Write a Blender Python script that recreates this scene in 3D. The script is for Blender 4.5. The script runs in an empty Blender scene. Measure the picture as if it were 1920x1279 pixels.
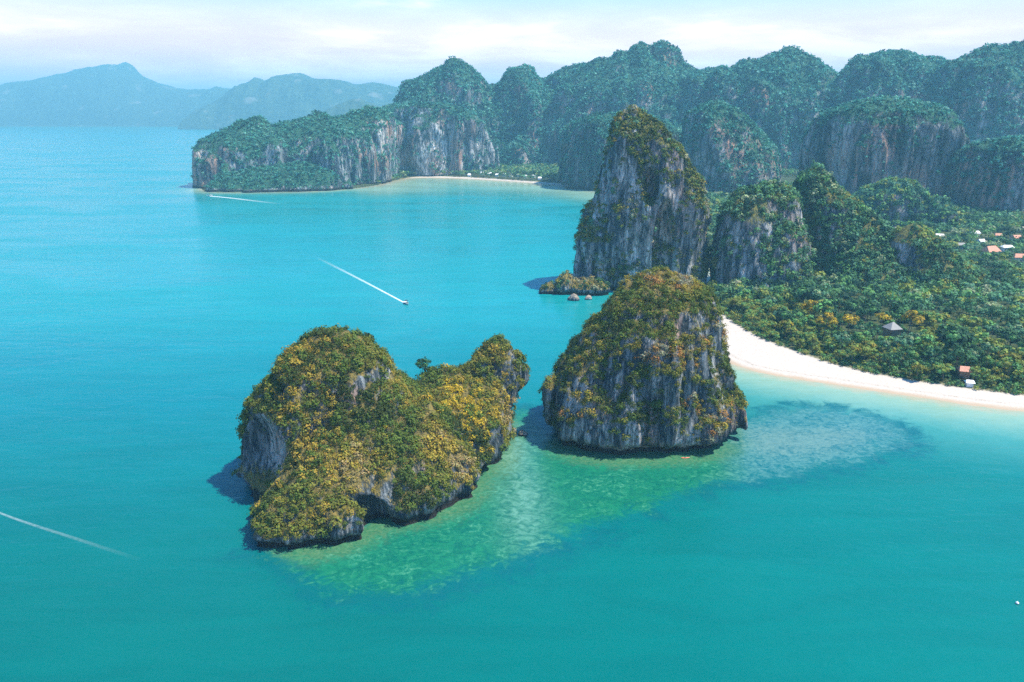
import bpy, math, random
import numpy as np
import openvdb
from mathutils import Vector

# ------------------------------------------------------------------ camera, sky, sun, exposure
scene = bpy.context.scene
COL = scene.collection
R = math.radians
CAM_H, PITCH, FOC = 150.0, R(17.0), 26.0
F = FOC / 36.0 * 1920.0

cam_data = bpy.data.cameras.new("camera")
cam_data.lens = FOC
cam_data.sensor_width = 36.0
cam_data.clip_start = 1.0
cam_data.clip_end = 80000.0
cam = bpy.data.objects.new("camera", cam_data)
COL.objects.link(cam)
cam.location = (0, 0, CAM_H)
cam.rotation_euler = (R(90) - PITCH, 0, 0)
scene.camera = cam

SUN_EL, SUN_AZ = R(62), R(88)            # azimuth clockwise from +y (the view direction) towards +x
sun_vec = Vector((math.sin(SUN_AZ) * math.cos(SUN_EL), math.cos(SUN_AZ) * math.cos(SUN_EL), math.sin(SUN_EL)))

world = bpy.data.worlds.new("World")
scene.world = world
world.use_nodes = True


class NT:
    """small helper for node trees"""
    def __init__(self, tree):
        self.t = tree
        self.n = tree.nodes
        self.l = tree.links
        self.n.clear()

    def add(self, kind, _in=None, **props):
        nd = self.n.new(kind)
        for k, v in props.items():
            setattr(nd, k, v)
        for k, v in (_in or {}).items():
            self.put(nd.inputs[k], v)
        return nd

    def put(self, sock, v):
        if hasattr(v, "is_linked") or isinstance(v, bpy.types.NodeSocket):
            self.l.new(v, sock)
        else:
            sock.default_value = v

    def math(self, op, a, b=0.0, c=0.0, clamp=False):
        nd = self.add("ShaderNodeMath", operation=op, use_clamp=clamp)
        self.put(nd.inputs[0], a); self.put(nd.inputs[1], b); self.put(nd.inputs[2], c)
        return nd.outputs[0]

    def mix(self, f, a, b, mode="MIX"):
        nd = self.add("ShaderNodeMix", data_type="RGBA", blend_type=mode)
        self.put(nd.inputs[0], f); self.put(nd.inputs[6], a); self.put(nd.inputs[7], b)
        return nd.outputs[2]

    def ss(self, v, lo, hi, to0=0.0, to1=1.0):
        nd = self.add("ShaderNodeMapRange", interpolation_type="SMOOTHSTEP")
        self.put(nd.inputs[0], v)
        for i, x in zip((1, 2, 3, 4), (lo, hi, to0, to1)):
            self.put(nd.inputs[i], x)
        return nd.outputs[0]

    def noise(self, vec, scale, detail=4.0, rough=0.55, dist=0.0):
        nd = self.add("ShaderNodeTexNoise", {"Scale": scale, "Detail": detail, "Roughness": rough, "Distortion": dist})
        self.put(nd.inputs["Vector"], vec)
        return nd.outputs["Fac"]

    def scaled(self, vec, s):
        nd = self.add("ShaderNodeVectorMath", operation="MULTIPLY")
        self.put(nd.inputs[0], vec); nd.inputs[1].default_value = s
        return nd.outputs[0]


def rgb(r, g, b):
    return (r, g, b, 1.0)


w = NT(world.node_tree)
sky = w.add("ShaderNodeTexSky", sky_type="NISHITA", sun_disc=False)
sky.sun_elevation = SUN_EL
sky.sun_rotation = SUN_AZ
sky.altitude = 150
sky.air_density = 1.0
sky.dust_density = 0.4
sky.ozone_density = 3.0
tc = w.add("ShaderNodeTexCoord")
sep = w.add("ShaderNodeSeparateXYZ", {"Vector": tc.outputs["Generated"]})
el = w.math("MAXIMUM", sep.outputs["Z"], 0.0)
den = w.math("ADD", el, 0.10)
cx = w.math("DIVIDE", sep.outputs["X"], den)
cy = w.math("DIVIDE", sep.outputs["Y"], den)
cv = w.add("ShaderNodeCombineXYZ", {"X": cx, "Y": cy, "Z": 3.7}).outputs[0]
cn = w.noise(cv, 0.85, 7.0, 0.58, 0.25)
veil = w.ss(el, 0.07, 0.19, 1.0, 0.01)                 # a high thin veil that thickens towards the horizon
puff = w.math("MULTIPLY", w.ss(cn, 0.50, 0.72), w.ss(el, 0.12, 0.45, 1.0, 0.12))
SKY_STRENGTH = 0.12
sky_col = w.mix(1.0, sky.outputs["Color"], rgb(SKY_STRENGTH * 0.18, SKY_STRENGTH * 0.88, SKY_STRENGTH * 1.40), "MULTIPLY")
veil_col = w.mix(w.ss(cn, 0.35, 0.65), rgb(0.92, 0.58, 0.47), rgb(1.14, 0.78, 0.65))
c1 = w.mix(veil, sky_col, veil_col)
c2 = w.mix(puff, c1, rgb(1.25, 1.0, 0.94))
bg = w.add("ShaderNodeBackground", {"Color": c2, "Strength": 1.0})
w.l.new(bg.outputs[0], w.add("ShaderNodeOutputWorld").inputs[0])

sun_data = bpy.data.lights.new("sun", "SUN")
sun_data.energy = 5.0
sun_data.angle = R(0.5)
sun_data.color = (1.0, 0.92, 0.76)
sun = bpy.data.objects.new("sun", sun_data)
COL.objects.link(sun)
sun.rotation_euler = (-sun_vec).to_track_quat("-Z", "Y").to_euler()

vs = scene.view_settings
vs.view_transform = "Standard"
vs.look = "None"
vs.gamma = 1.0
vs.exposure = 1.08
scene.display_settings.display_device = "sRGB"
cy_ = scene.cycles
cy_.max_bounces = 5
cy_.diffuse_bounces = 2
cy_.glossy_bounces = 2
cy_.transmission_bounces = 2
cy_.transparent_max_bounces = 8
cy_.volume_bounces = 0
cy_.caustics_reflective = False
cy_.caustics_refractive = False
cy_.use_adaptive_sampling = True
cy_.adaptive_threshold = 0.005
cy_.use_denoising = False           # the fine grain of the leaves survives only without it

rng = np.random.default_rng(11)
random.seed(5)

# ------------------------------------------------------------------ helpers
def gp(px, py, z=0.0):
    """the point at height z that the photograph shows at a pixel (1920 wide)"""
    u, v = (px - 960) / F, (639.5 - py) / F
    d = (u, math.cos(PITCH) + v * math.sin(PITCH), -math.sin(PITCH) + v * math.cos(PITCH))
    t = (z - CAM_H) / d[2]
    return d[0] * t, d[1] * t


def dp(px, py, Y):
    """the point at distance Y along the ground that the photograph shows at a pixel"""
    u, v = (px - 960) / F, (639.5 - py) / F
    d = (u, math.cos(PITCH) + v * math.sin(PITCH), -math.sin(PITCH) + v * math.cos(PITCH))
    t = Y / d[1]
    return d[0] * t, Y, CAM_H + d[2] * t


LAT = np.random.default_rng(3).random((64, 64, 64)).astype(np.float32)


def vnoise(x, y, z):
    xi, yi, zi = np.floor(x).astype(np.int32), np.floor(y).astype(np.int32), np.floor(z).astype(np.int32)
    fx, fy, fz = (x - xi).astype(np.float32), (y - yi).astype(np.float32), (z - zi).astype(np.float32)
    fx, fy, fz = fx * fx * (3 - 2 * fx), fy * fy * (3 - 2 * fy), fz * fz * (3 - 2 * fz)
    x0, y0, z0 = xi & 63, yi & 63, zi & 63
    x1, y1, z1 = (x0 + 1) & 63, (y0 + 1) & 63, (z0 + 1) & 63
    a = LAT[x0, y0, z0] * (1 - fx) + LAT[x1, y0, z0] * fx
    b = LAT[x0, y1, z0] * (1 - fx) + LAT[x1, y1, z0] * fx
    c = LAT[x0, y0, z1] * (1 - fx) + LAT[x1, y0, z1] * fx
    d = LAT[x0, y1, z1] * (1 - fx) + LAT[x1, y1, z1] * fx
    return (a * (1 - fy) + b * fy) * (1 - fz) + (c * (1 - fy) + d * fy) * fz * 1.0


def fbm(x, y, z, octaves=3, gain=0.5):
    s, a, t = 0.0, 1.0, 0.0
    for o in range(octaves):
        s = s + a * (vnoise(x + 17.3 * o, y + 9.1 * o, z + 4.7 * o) - 0.5)
        t += a
        a *= gain
        x, y, z = x * 2.03, y * 2.03, z * 2.03
    return s / t * 2.0          # about -1 .. 1


def mesh_obj(name, verts, faces, mat, parent=None, smooth=True, attrs=None, face_n=None):
    """verts (n,3); faces (m,k) int array or list of lists"""
    me = bpy.data.meshes.new(name)
    verts = np.asarray(verts, dtype=np.float32)
    if isinstance(faces, np.ndarray):
        m, k = faces.shape
        me.vertices.add(len(verts)); me.vertices.foreach_set("co", verts.ravel())
        me.loops.add(m * k); me.loops.foreach_set("vertex_index", faces.astype(np.int32).ravel())
        me.polygons.add(m)
        me.polygons.foreach_set("loop_start", np.arange(0, m * k, k, dtype=np.int32))
        me.polygons.foreach_set("loop_total", np.full(m, k, dtype=np.int32))
    else:
        me.from_pydata([tuple(v) for v in verts], [], faces)
    me.update(calc_edges=True)
    me.polygons.foreach_set("use_smooth", np.full(len(me.polygons), bool(smooth)))
    for nm, arr in (attrs or {}).items():
        arr = np.asarray(arr, dtype=np.float32)
        if arr.ndim == 2:
            at = me.attributes.new(nm, "FLOAT_COLOR", "POINT")
            c4 = np.ones((len(verts), 4), np.float32); c4[:, :3] = arr
            at.data.foreach_set("color", c4.ravel())
        else:
            at = me.attributes.new(nm, "FLOAT", "POINT")
            at.data.foreach_set("value", arr.ravel())
    me.validate(verbose=False)
    if mat:
        me.materials.append(mat)
    o = bpy.data.objects.new(name, me)
    COL.objects.link(o)
    if parent:
        o.parent = parent
    return o


def tag(o, label=None, cat=None, group=None, kind=None):
    if label: o["label"] = label
    if cat: o["category"] = cat
    if group: o["group"] = group
    if kind: o["kind"] = kind
    return o


def empty(name, loc, rz=0.0):
    o = bpy.data.objects.new(name, None)
    COL.objects.link(o)
    o.location = loc
    o.rotation_euler = (0, 0, rz)
    o.empty_display_size = 1.0
    return o


def poly_sdf(px, py, poly):
    """signed distance, positive inside"""
    P = np.asarray(poly, dtype=np.float64)
    Q = np.roll(P, -1, axis=0)
    d2 = np.full(px.shape, 1e18)
    inside = np.zeros(px.shape, bool)
    for (ax, ay), (bx, by) in zip(P, Q):
        ex, ey = bx - ax, by - ay
        t = np.clip(((px - ax) * ex + (py - ay) * ey) / (ex * ex + ey * ey + 1e-9), 0, 1)
        d2 = np.minimum(d2, (px - ax - t * ex) ** 2 + (py - ay - t * ey) ** 2)
        c = (ay > py) != (by > py)
        with np.errstate(divide="ignore", invalid="ignore"):
            inside ^= c & (px < (bx - ax) * (py - ay) / (by - ay if by != ay else 1e-9) + ax)
    return np.where(inside, 1, -1) * np.sqrt(d2)


def smooth_poly(pts, n=3):
    P = [np.array(p, float) for p in pts]
    for _ in range(n):
        out = []
        for a, b in zip(P, P[1:]):
            out += [a * 0.75 + b * 0.25, a * 0.25 + b * 0.75]
        P = [P[0]] + out + [P[-1]]
    return [tuple(p) for p in P]


# ------------------------------------------------------------------ materials
def new_mat(name):
    m = bpy.data.materials.new(name)
    m.use_nodes = True
    return m, NT(m.node_tree)


def principled(t, color, rough=0.8, spec=0.3, normal=None, **kw):
    b = t.add("ShaderNodeBsdfPrincipled")
    t.put(b.inputs["Base Color"], color)
    t.put(b.inputs["Roughness"], rough)
    t.put(b.inputs["Specular IOR Level"], spec)
    if normal is not None:
        t.put(b.inputs["Normal"], normal)
    for k, v in kw.items():
        t.put(b.inputs[k.replace("_", " ")], v)
    t.l.new(b.outputs[0], t.add("ShaderNodeOutputMaterial").inputs[0])
    return b


def plain_mat(name, col, rough=0.6, var=0.12, scale=0.8, spec=0.35):
    m, t = new_mat(name)
    pos = t.add("ShaderNodeTexCoord").outputs["Object"]
    n = t.noise(pos, scale, 4.0)
    c = t.mix(t.ss(n, 0.3, 0.7), rgb(*[v * (1 - var) for v in col]), rgb(*[min(1, v * (1 + var)) for v in col]))
    principled(t, c, rough, spec)
    return m


def rock_mat(name, s=1.0, soil=(0.120, 0.105, 0.036), warm=0.5, light=1.0, wet=3.2):
    """grey limestone with dark vertical streaks, ochre stains and a dark wet band at the waterline"""
    m, t = new_mat(name)
    geo = t.add("ShaderNodeNewGeometry")
    pos = geo.outputs["Position"]
    sp = t.add("ShaderNodeSeparateXYZ", {"Vector": pos})
    sn = t.add("ShaderNodeSeparateXYZ", {"Vector": geo.outputs["Normal"]})
    streak = t.noise(t.scaled(pos, (0.34 / s, 0.34 / s, 0.035 / s)), 1.0, 6.0, 0.6, 0.6)
    fine = t.noise(t.scaled(pos, (0.9 / s, 0.9 / s, 0.22 / s)), 1.0, 5.0, 0.65)
    big = t.noise(t.scaled(pos, (0.045 / s, 0.045 / s, 0.03 / s)), 1.0, 3.0, 0.5)
    c = t.mix(t.ss(streak, 0.45, 0.66), rgb(0.024 * light, 0.036 * light, 0.044 * light), rgb(0.185 * light, 0.205 * light, 0.212 * light))
    c = t.mix(t.ss(fine, 0.56, 0.74), c, rgb(0.38 * light, 0.365 * light, 0.345 * light))
    c = t.mix(t.ss(fine, 0.42, 0.26), c, rgb(0.040, 0.044, 0.048))
    stain = t.math("MULTIPLY", t.ss(big, 0.50, 0.66), t.ss(streak, 0.42, 0.6))
    c = t.mix(t.math("MULTIPLY", stain, warm), c, rgb(0.46, 0.25, 0.17))
    pale = t.noise(t.scaled(pos, (0.085 / s, 0.085 / s, 0.022 / s)), 1.0, 4.0, 0.6)
    c = t.mix(t.math("MULTIPLY", t.ss(pale, 0.50, 0.64), t.ss(fine, 0.36, 0.60)), c, rgb(0.40 * light, 0.385 * light, 0.365 * light))
    # thin turf and dead leaves wherever the rock is not steep
    up = t.math("ADD", sn.outputs["Z"], t.math("MULTIPLY", t.math("SUBTRACT", fine, 0.5), 0.9))
    sc = t.mix(t.ss(fine, 0.4, 0.62), rgb(*soil), rgb(soil[0] * 2.0, soil[1] * 1.7, soil[2] * 1.4))
    c = t.mix(t.ss(up, 0.34, 0.58), c, sc)
    band = t.math("ADD", sp.outputs["Z"], t.math("MULTIPLY", t.math("SUBTRACT", fine, 0.5), 3.0))
    c = t.mix(t.ss(band, wet * 0.55, wet, 1.0, 0.0), c, rgb(0.018, 0.017, 0.016))
    vo = t.add("ShaderNodeTexVoronoi", feature="DISTANCE_TO_EDGE")
    t.put(vo.inputs["Vector"], t.scaled(pos, (0.30 / s, 0.30 / s, 0.11 / s))); vo.inputs["Scale"].default_value = 1.0
    crack = t.ss(vo.outputs["Distance"], 0.0, 0.07, 1.0, 0.0)
    c = t.mix(t.math("MULTIPLY", crack, t.ss(fine, 0.4, 0.6, 0.2, 0.75)), c, rgb(0.030, 0.032, 0.034))
    h = t.math("ADD", t.math("MULTIPLY", streak, 1.2 * s), t.math("MULTIPLY", fine, 0.5 * s))
    bump = t.add("ShaderNodeBump", {"Strength": 1.0, "Distance": 2.4, "Height": h})
    principled(t, c, 0.9, 0.15, bump.outputs[0])
    return m


def leaf_mat(name, trans=0.25):
    m, t = new_mat(name)
    a = t.add("ShaderNodeAttribute", attribute_name="tint")
    d = t.add("ShaderNodeBsdfPrincipled", {"Base Color": a.outputs["Color"], "Roughness": 0.75})
    d.inputs["Specular IOR Level"].default_value = 0.12
    tr = t.add("ShaderNodeBsdfTranslucent", {"Color": a.outputs["Color"]})
    mx = t.add("ShaderNodeMixShader", {0: trans, 1: d.outputs[0], 2: tr.outputs[0]})
    t.l.new(mx.outputs[0], t.add("ShaderNodeOutputMaterial").inputs[0])
    return m


M_LEAF = leaf_mat("leaf")
M_ROCK = rock_mat("limestone", light=1.2)
M_ROCK_TOWER = rock_mat("tower_limestone", 1.5, (0.09, 0.10, 0.035), 0.40, 1.5, 5.0)
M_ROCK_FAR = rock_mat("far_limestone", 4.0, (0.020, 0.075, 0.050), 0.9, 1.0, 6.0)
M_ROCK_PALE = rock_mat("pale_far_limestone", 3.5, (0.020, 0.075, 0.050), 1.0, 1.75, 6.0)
M_BARK = plain_mat("bark", (0.16, 0.13, 0.10), 0.9, 0.3, 2.0)
M_WHITE = plain_mat("white_paint", (0.80, 0.80, 0.78), 0.45, 0.04)
M_WALL = plain_mat("plaster_wall", (0.62, 0.58, 0.52), 0.8, 0.08)
M_REDROOF = plain_mat("terracotta_roof", (0.52, 0.24, 0.16), 0.8, 0.2, 1.5)
M_GREYROOF = plain_mat("grey_roof", (0.24, 0.23, 0.22), 0.75, 0.15, 1.5)
M_GLASS = plain_mat("dark_window", (0.03, 0.04, 0.05), 0.1, 0.05)
M_WOOD = plain_mat("brown_wood", (0.20, 0.12, 0.07), 0.7, 0.25, 2.0)
M_NAVY = plain_mat("navy_canopy", (0.025, 0.035, 0.05), 0.6, 0.1)
M_ORANGE = plain_mat("orange_plastic", (0.62, 0.15, 0.07), 0.4, 0.06)

# ------------------------------------------------------------------ foliage
PAL = {
    "dark": (0.050, 0.070, 0.016), "olive": (0.156, 0.160, 0.026), "green": (0.090, 0.131, 0.022),
    "gold": (0.306, 0.231, 0.034), "yellow": (0.430, 0.310, 0.024), "straw": (0.300, 0.235, 0.090),
    "rust": (0.312, 0.163, 0.045), "grey": (0.275, 0.263, 0.160),
    "jungle": (0.060, 0.147, 0.056), "deep": (0.020, 0.060, 0.034), "fresh": (0.112, 0.250, 0.075), "teal": (0.088, 0.206, 0.105),
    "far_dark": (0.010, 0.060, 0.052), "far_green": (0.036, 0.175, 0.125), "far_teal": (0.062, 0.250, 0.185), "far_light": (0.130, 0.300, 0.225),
    "lime": (0.206, 0.256, 0.050), "pale": (0.225, 0.281, 0.140),
}


def leaf_quads(c, n, rad, per, size, col, squash=0.85, jit=0.34, up=0.18):
    """clumps of leaf-sized quads: centres c, outward normals n, radii rad, per leaves each; colour per clump with leaf jitter"""
    N = len(c)
    T = N * per
    ci = np.repeat(np.arange(N), per)
    d = rng.normal(size=(T, 3))
    d /= np.linalg.norm(d, axis=1, keepdims=True)
    nn = n[ci]
    dot = (d * nn).sum(1, keepdims=True)
    d = np.where(dot < -0.25, d - 2 * dot * nn, d)          # mostly on the outer side
    r = rad[ci] * rng.uniform(0.55, 1.0, T)
    lump = 1 + 0.35 * np.sin(d[:, 0] * 5 + ci) * np.cos(d[:, 1] * 4 + ci * 1.7)
    off = d * (r * lump)[:, None]
    off[:, 2] *= squash
    p = c[ci] + off + nn * (rad[ci] * 0.25)[:, None]
    q = d + jit * rng.normal(size=(T, 3)) + np.array([0, 0, up])
    q /= np.linalg.norm(q, axis=1, keepdims=True) + 1e-9
    a = rng.normal(size=(T, 3))
    u = np.cross(q, a); u /= np.linalg.norm(u, axis=1, keepdims=True) + 1e-9
    v = np.cross(q, u)
    s = size * rad[ci] * rng.uniform(0.6, 1.35, T)
    asp = rng.uniform(0.55, 0.95, T)
    u *= s[:, None]
    v *= (s * asp)[:, None]
    k = rng.uniform(0.2, 0.6, (T, 1))
    V = np.stack([p - u, p - v * 0.9 + u * (k - 0.4), p + u, p + v - u * (k - 0.4)], axis=1).reshape(-1, 3)
    Fc = np.arange(T * 4).reshape(T, 4)
    cc = col[ci] * rng.uniform(0.78, 1.22, (T, 1)) * (1 + 0.08 * rng.normal(size=(T, 3)))
    C = np.repeat(np.clip(cc, 0.002, 0.9), 4, axis=0)
    return V, Fc, C


def palette_pick(p, names, weights, scale, seed=0.0, local=0.5):
    """a colour for each plant: patches of one kind by noise, mixed with chance"""
    n = fbm(p[:, 0] / scale + seed, p[:, 1] / scale + 3.3, p[:, 2] / scale, 3)
    t = (n - n.mean()) / (n.std() + 1e-6)
    t = t * (1 - local) + rng.normal(size=len(p)) * local
    rank = np.argsort(np.argsort(t)) / max(1, len(t) - 1)
    cum = np.cumsum(np.array(weights, float) / sum(weights))
    idx = np.searchsorted(cum, rank, side="left").clip(0, len(names) - 1)
    return np.array([PAL[k] for k in names])[idx] * rng.uniform(0.85, 1.18, (len(p), 1))


def face_samples(V, Q, count_per_area, weight):
    """random points on a quad mesh, chance weight(centre, normal) in 0..1"""
    a, b, c, d = V[Q[:, 0]], V[Q[:, 1]], V[Q[:, 2]], V[Q[:, 3]]
    nr = np.cross(c - a, d - b)
    area = 0.5 * np.linalg.norm(nr, axis=1)
    nr = nr / (2 * area[:, None] + 1e-9)
    ce = (a + b + c + d) / 4
    lam = area * count_per_area * weight(ce, nr)
    k = rng.poisson(lam)
    i = np.repeat(np.arange(len(Q)), k)
    s, t = rng.random((2, len(i), 1))
    P = (a[i] * (1 - s) + b[i] * s) * (1 - t) + (d[i] * (1 - s) + c[i] * s) * t
    return P, nr[i]


# ------------------------------------------------------------------ rocks: lofted solids joined, weathered by noise, meshed from a distance field
class Loft:
    """cross sections by height: z, centre x, half width x, centre y, half width y; superellipse power p"""
    def __init__(self, rows, p=2.4, shear=0.0):
        rows = sorted(rows)
        z = np.array([r[0] for r in rows], float)
        self.zt = z[-1]
        zz = np.linspace(-8, z[-1], 160)
        tab = [np.interp(zz, z, [r[k] for r in rows]) for k in range(1, 5)]
        ker = np.hanning(11); ker /= ker.sum()
        sm = []
        for a in tab:
            ap = np.concatenate([np.full(5, a[0]), a, np.full(5, a[-1])])
            sm.append(np.convolve(ap, ker, "valid"))
        sm[1][-1] = min(sm[1][-1], tab[1][-1]); sm[3][-1] = min(sm[3][-1], tab[3][-1])
        self.zz, self.tab, self.p, self.k = zz, sm, p, shear

    def __call__(self, x, y, z):
        zc = np.clip(z, -8, self.zt)
        xc, rx, yc, ry = [np.interp(zc, self.zz, a) for a in self.tab]
        rx, ry = np.maximum(rx, 0.5), np.maximum(ry, 0.5)
        yc = yc + self.k * (x - xc)
        rho = (np.abs((x - xc) / rx) ** self.p + np.abs((y - yc) / ry) ** self.p) ** (1.0 / self.p)
        g = (rho - 1) * (2.0 / (1 / rx + 1 / ry))
        over = np.maximum(z - self.zt, 0)
        return (g + over * 1.5).astype(np.float32)


def rows_px(Yc, rows, zoff=0.0):
    """(pixel y, pixel x left, pixel x right, front depth, back depth) of the silhouette at distance Yc -> loft rows"""
    out = []
    for py, xl, xr, fr, bk in rows:
        a, b = dp(xl, py, Yc), dp(xr, py, Yc)
        out.append((a[2] + zoff, (a[0] + b[0]) / 2, (b[0] - a[0]) / 2, Yc + (bk - fr) / 2, (fr + bk) / 2))
    return out


def smin(a, b, k):
    h = np.clip(0.5 + 0.5 * (b - a) / k, 0, 1)
    return b * (1 - h) + a * h - k * h * (1 - h)


def rock_mesh(lofts, bounds, vox, k=5.0, amp=(4.0, 1.6, 0.5), sc=(28.0, 7.0, 2.6), flute=1.0, notch=2.0, carve=None, zmin=-4.0, seed=0.0):
    (x0, x1), (y0, y1), (z0, z1) = bounds
    nx, ny, nz = int((x1 - x0) / vox), int((y1 - y0) / vox), int((z1 - z0) / vox)
    X, Y, Z = np.meshgrid(x0 + vox * np.arange(nx), y0 + vox * np.arange(ny), z0 + vox * np.arange(nz), indexing="ij")
    X, Y, Z = X.astype(np.float32), Y.astype(np.float32), Z.astype(np.float32)
    # warp the space a little so that outlines wander
    wx = fbm(X / (sc[0] * 1.4) + seed, Y / (sc[0] * 1.4), Z / (sc[0] * 1.4) + 7, 2) * amp[0] * 0.9
    wy = fbm(X / (sc[0] * 1.4) + 31 + seed, Y / (sc[0] * 1.4), Z / (sc[0] * 1.4), 2) * amp[0] * 0.9
    f = None
    for L in lofts:
        g = L(X + wx, Y + wy, Z)
        f = g if f is None else smin(f, g, k)
    # bands of ledges and vertical flutes
    f = f + fbm(X / sc[0] + seed, Y / sc[0] + 5, Z / sc[0], 2) * amp[0] * 0.8
    rid = 1 - np.abs(fbm(X / sc[1] + seed, Y / sc[1], Z / (sc[1] * 7), 2)) * 2.2
    f = f + rid * amp[1] * flute
    f = f + fbm(X / sc[2], Y / sc[2] + seed, Z / (sc[2] * 2.2), 2) * amp[2]
    if notch:
        f = f + notch * np.exp(-((Z - 1.2) / 2.2) ** 2)
    if carve is not None:
        f = carve(f, X, Y, Z)
    g = openvdb.FloatGrid(background=float(50.0))
    lim = 3 * vox
    g.copyFromArray(np.clip(f, -lim * 4, lim * 4).astype(np.float32))
    pts, quads = g.convertToQuads(0.0)
    V = pts * vox + np.array([x0, y0, z0])
    Q = quads[:, ::-1].astype(np.int64)
    # keep only the largest connected body
    lab = np.arange(len(V))
    E = np.concatenate([Q[:, [0, 1]], Q[:, [1, 2]], Q[:, [2, 3]]])
    while True:
        m = np.minimum(lab[E[:, 0]], lab[E[:, 1]])
        new = lab.copy()
        np.minimum.at(new, E[:, 0], m); np.minimum.at(new, E[:, 1], m)
        new = new[new]
        if (new == lab).all():
            break
        lab = new
    big = np.bincount(lab).argmax()
    keep = lab[Q[:, 0]] == big
    Q = Q[keep]
    used = np.unique(Q)
    remap = np.full(len(V), -1); remap[used] = np.arange(len(used))
    V, Q = V[used], remap[Q]
    # outward orientation
    a, c, b, d = V[Q[:, 0]], V[Q[:, 2]], V[Q[:, 1]], V[Q[:, 3]]
    vol = (np.cross(c - a, d - b) * ((a + c) / 2 - V.mean(0))).sum()
    if vol < 0:
        Q = Q[:, ::-1]
    return V, Q


def bounds_of(lofts, pad, zpad=6.0, zmin=-4.0):
    xs, ys, zt = [], [], 0
    for L in lofts:
        xc, rx, yc, ry = L.tab
        xs += [(xc - rx).min(), (xc + rx).max()]
        ex = np.abs(L.k) * rx.max()
        ys += [(yc - ry).min() - ex, (yc + ry).max() + ex]
        zt = max(zt, L.zt)
    return ((min(xs) - pad, max(xs) + pad), (min(ys) - pad, max(ys) + pad), (zmin, zt + zpad))


def veg_weight(thr=0.30, soft=0.35, patch=14.0, strength=0.55, zlow=4.0, steep=0.06, seed=0.0, bare=None):
    def wgt(c, n):
        nz = n[:, 2] + strength * fbm(c[:, 0] / patch + seed, c[:, 1] / patch, c[:, 2] / patch + 2.2, 3)
        wv = np.clip((nz - thr) / soft, 0, 1)
        wv = np.maximum(wv, steep * (nz > thr - 0.45))
        wv = wv * np.clip((c[:, 2] - zlow) / 2.5, 0, 1)
        if bare is not None:
            wv = wv * bare(c, n)
        return wv
    return wgt


ROCKS = []


def build_rock(name, label, cat, lofts, vox, mat, veg, pal, pad=14.0, kind=None, leafname="scrub", **kw):
    V, Q = rock_mesh(lofts, bounds_of(lofts, pad), vox, **kw)
    o = mesh_obj(name, V, Q, mat)
    if kind:
        tag(o, kind=kind)
    else:
        tag(o, label, cat)
    ROCKS.append((name, lofts))
    for vg in veg:
        P, N = face_samples(V, Q, vg["density"], vg["w"])
        rad = vg["rad"][0] + (vg["rad"][1] - vg["rad"][0]) * rng.random(len(P)) ** 2
        nn = N * 0.6 + np.array([0, 0, 0.6]); nn /= np.linalg.norm(nn, axis=1, keepdims=True)
        col = palette_pick(P, *pal)
        if vg.get("recolor"):
            col = vg["recolor"](P, col)
        LV, LF, LC = leaf_quads(P, nn, rad, vg["per"], vg["size"], col)
        lo = mesh_obj(vg.get("name", leafname), LV, LF, M_LEAF, o, False, {"tint": LC})
        tag(lo, kind="stuff")
    print(name, len(V), "verts")
    return o, V, Q


# ---- the two islets
islet1 = [
    Loft(rows_px(300, [(874, 484, 900, 50, 34), (830, 464, 885, 46, 32), (775, 468, 838, 40, 28), (720, 490, 778, 33, 24), (680, 512, 742, 26, 20),
                       (652, 524, 728, 22, 18), (638, 536, 716, 18, 15), (628, 548, 704, 13, 12)], -4.5), 2.6),
    Loft([(-6, -76, 24.5, 256, 24), (4, -76, 24.5, 256, 24), (12, -73, 20, 258, 21), (20, -71, 17, 264, 17), (27, -69, 10, 270, 12), (32, -68, 4, 274, 6)], 2.3, 0.10),
    Loft([(-6, -38, 22, 276, 21), (6, -37, 22, 276, 21), (16, -37, 19, 279, 18), (26, -36, 13, 284, 14), (34, -35, 4, 290, 8)], 2.3, 0.45),
    Loft([(-6, -19, 17, 318, 26), (8, -19, 17, 318, 25), (18, -21, 18, 320, 22), (27, -26, 18, 323, 17), (31, -29, 15, 326, 11), (33.5, -32, 10, 328, 6)], 2.6, 0.2),
    Loft(rows_px(336, [(808, 890, 955, 12, 14), (770, 885, 956, 13, 14), (745, 878, 976, 13, 14), (715, 870, 986, 13, 14), (690, 874, 976, 12, 12), (665, 890, 964, 10, 10),
                       (650, 908, 955, 7, 7), (641, 922, 945, 4, 4)]), 2.4),
]


def carve1(f, X, Y, Z):
    # a sea cave between the two front spurs and the steep hollow of the left wall
    cave = np.sqrt(((X + 52.5 + 0.25 * (Z - 5)) / 6.0) ** 2 + ((Y - 248) / 7.5) ** 2 + ((Z - 2) / 13.0) ** 2) - 1 + fbm(X / 5, Y / 5, Z / 7, 2) * 0.35
    f = np.maximum(f, -cave * 5.0)
    wall = np.sqrt(((X + 116) / 27.0) ** 2 + ((Y - 264) / 19.0) ** 2 + ((Z - 21) / 24.0) ** 2) - 1
    return np.maximum(f, -wall * 12.0)


def bare1(c, n):
    wall = ((c[:, 0] + 115) / 28) ** 2 + ((c[:, 1] - 262) / 22) ** 2 + ((c[:, 2] - 21) / 26) ** 2 < 1
    cave = ((c[:, 0] + 52) / 9) ** 2 + ((c[:, 1] - 252) / 12) ** 2 + ((c[:, 2] - 4) / 15) ** 2 < 1
    head = (c[:, 0] > -21) & (c[:, 2] > 12)
    return np.where((wall & (n[:, 2] < 0.60)) | cave, 0.06, np.where(head, 1.6, 1.0))


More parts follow.
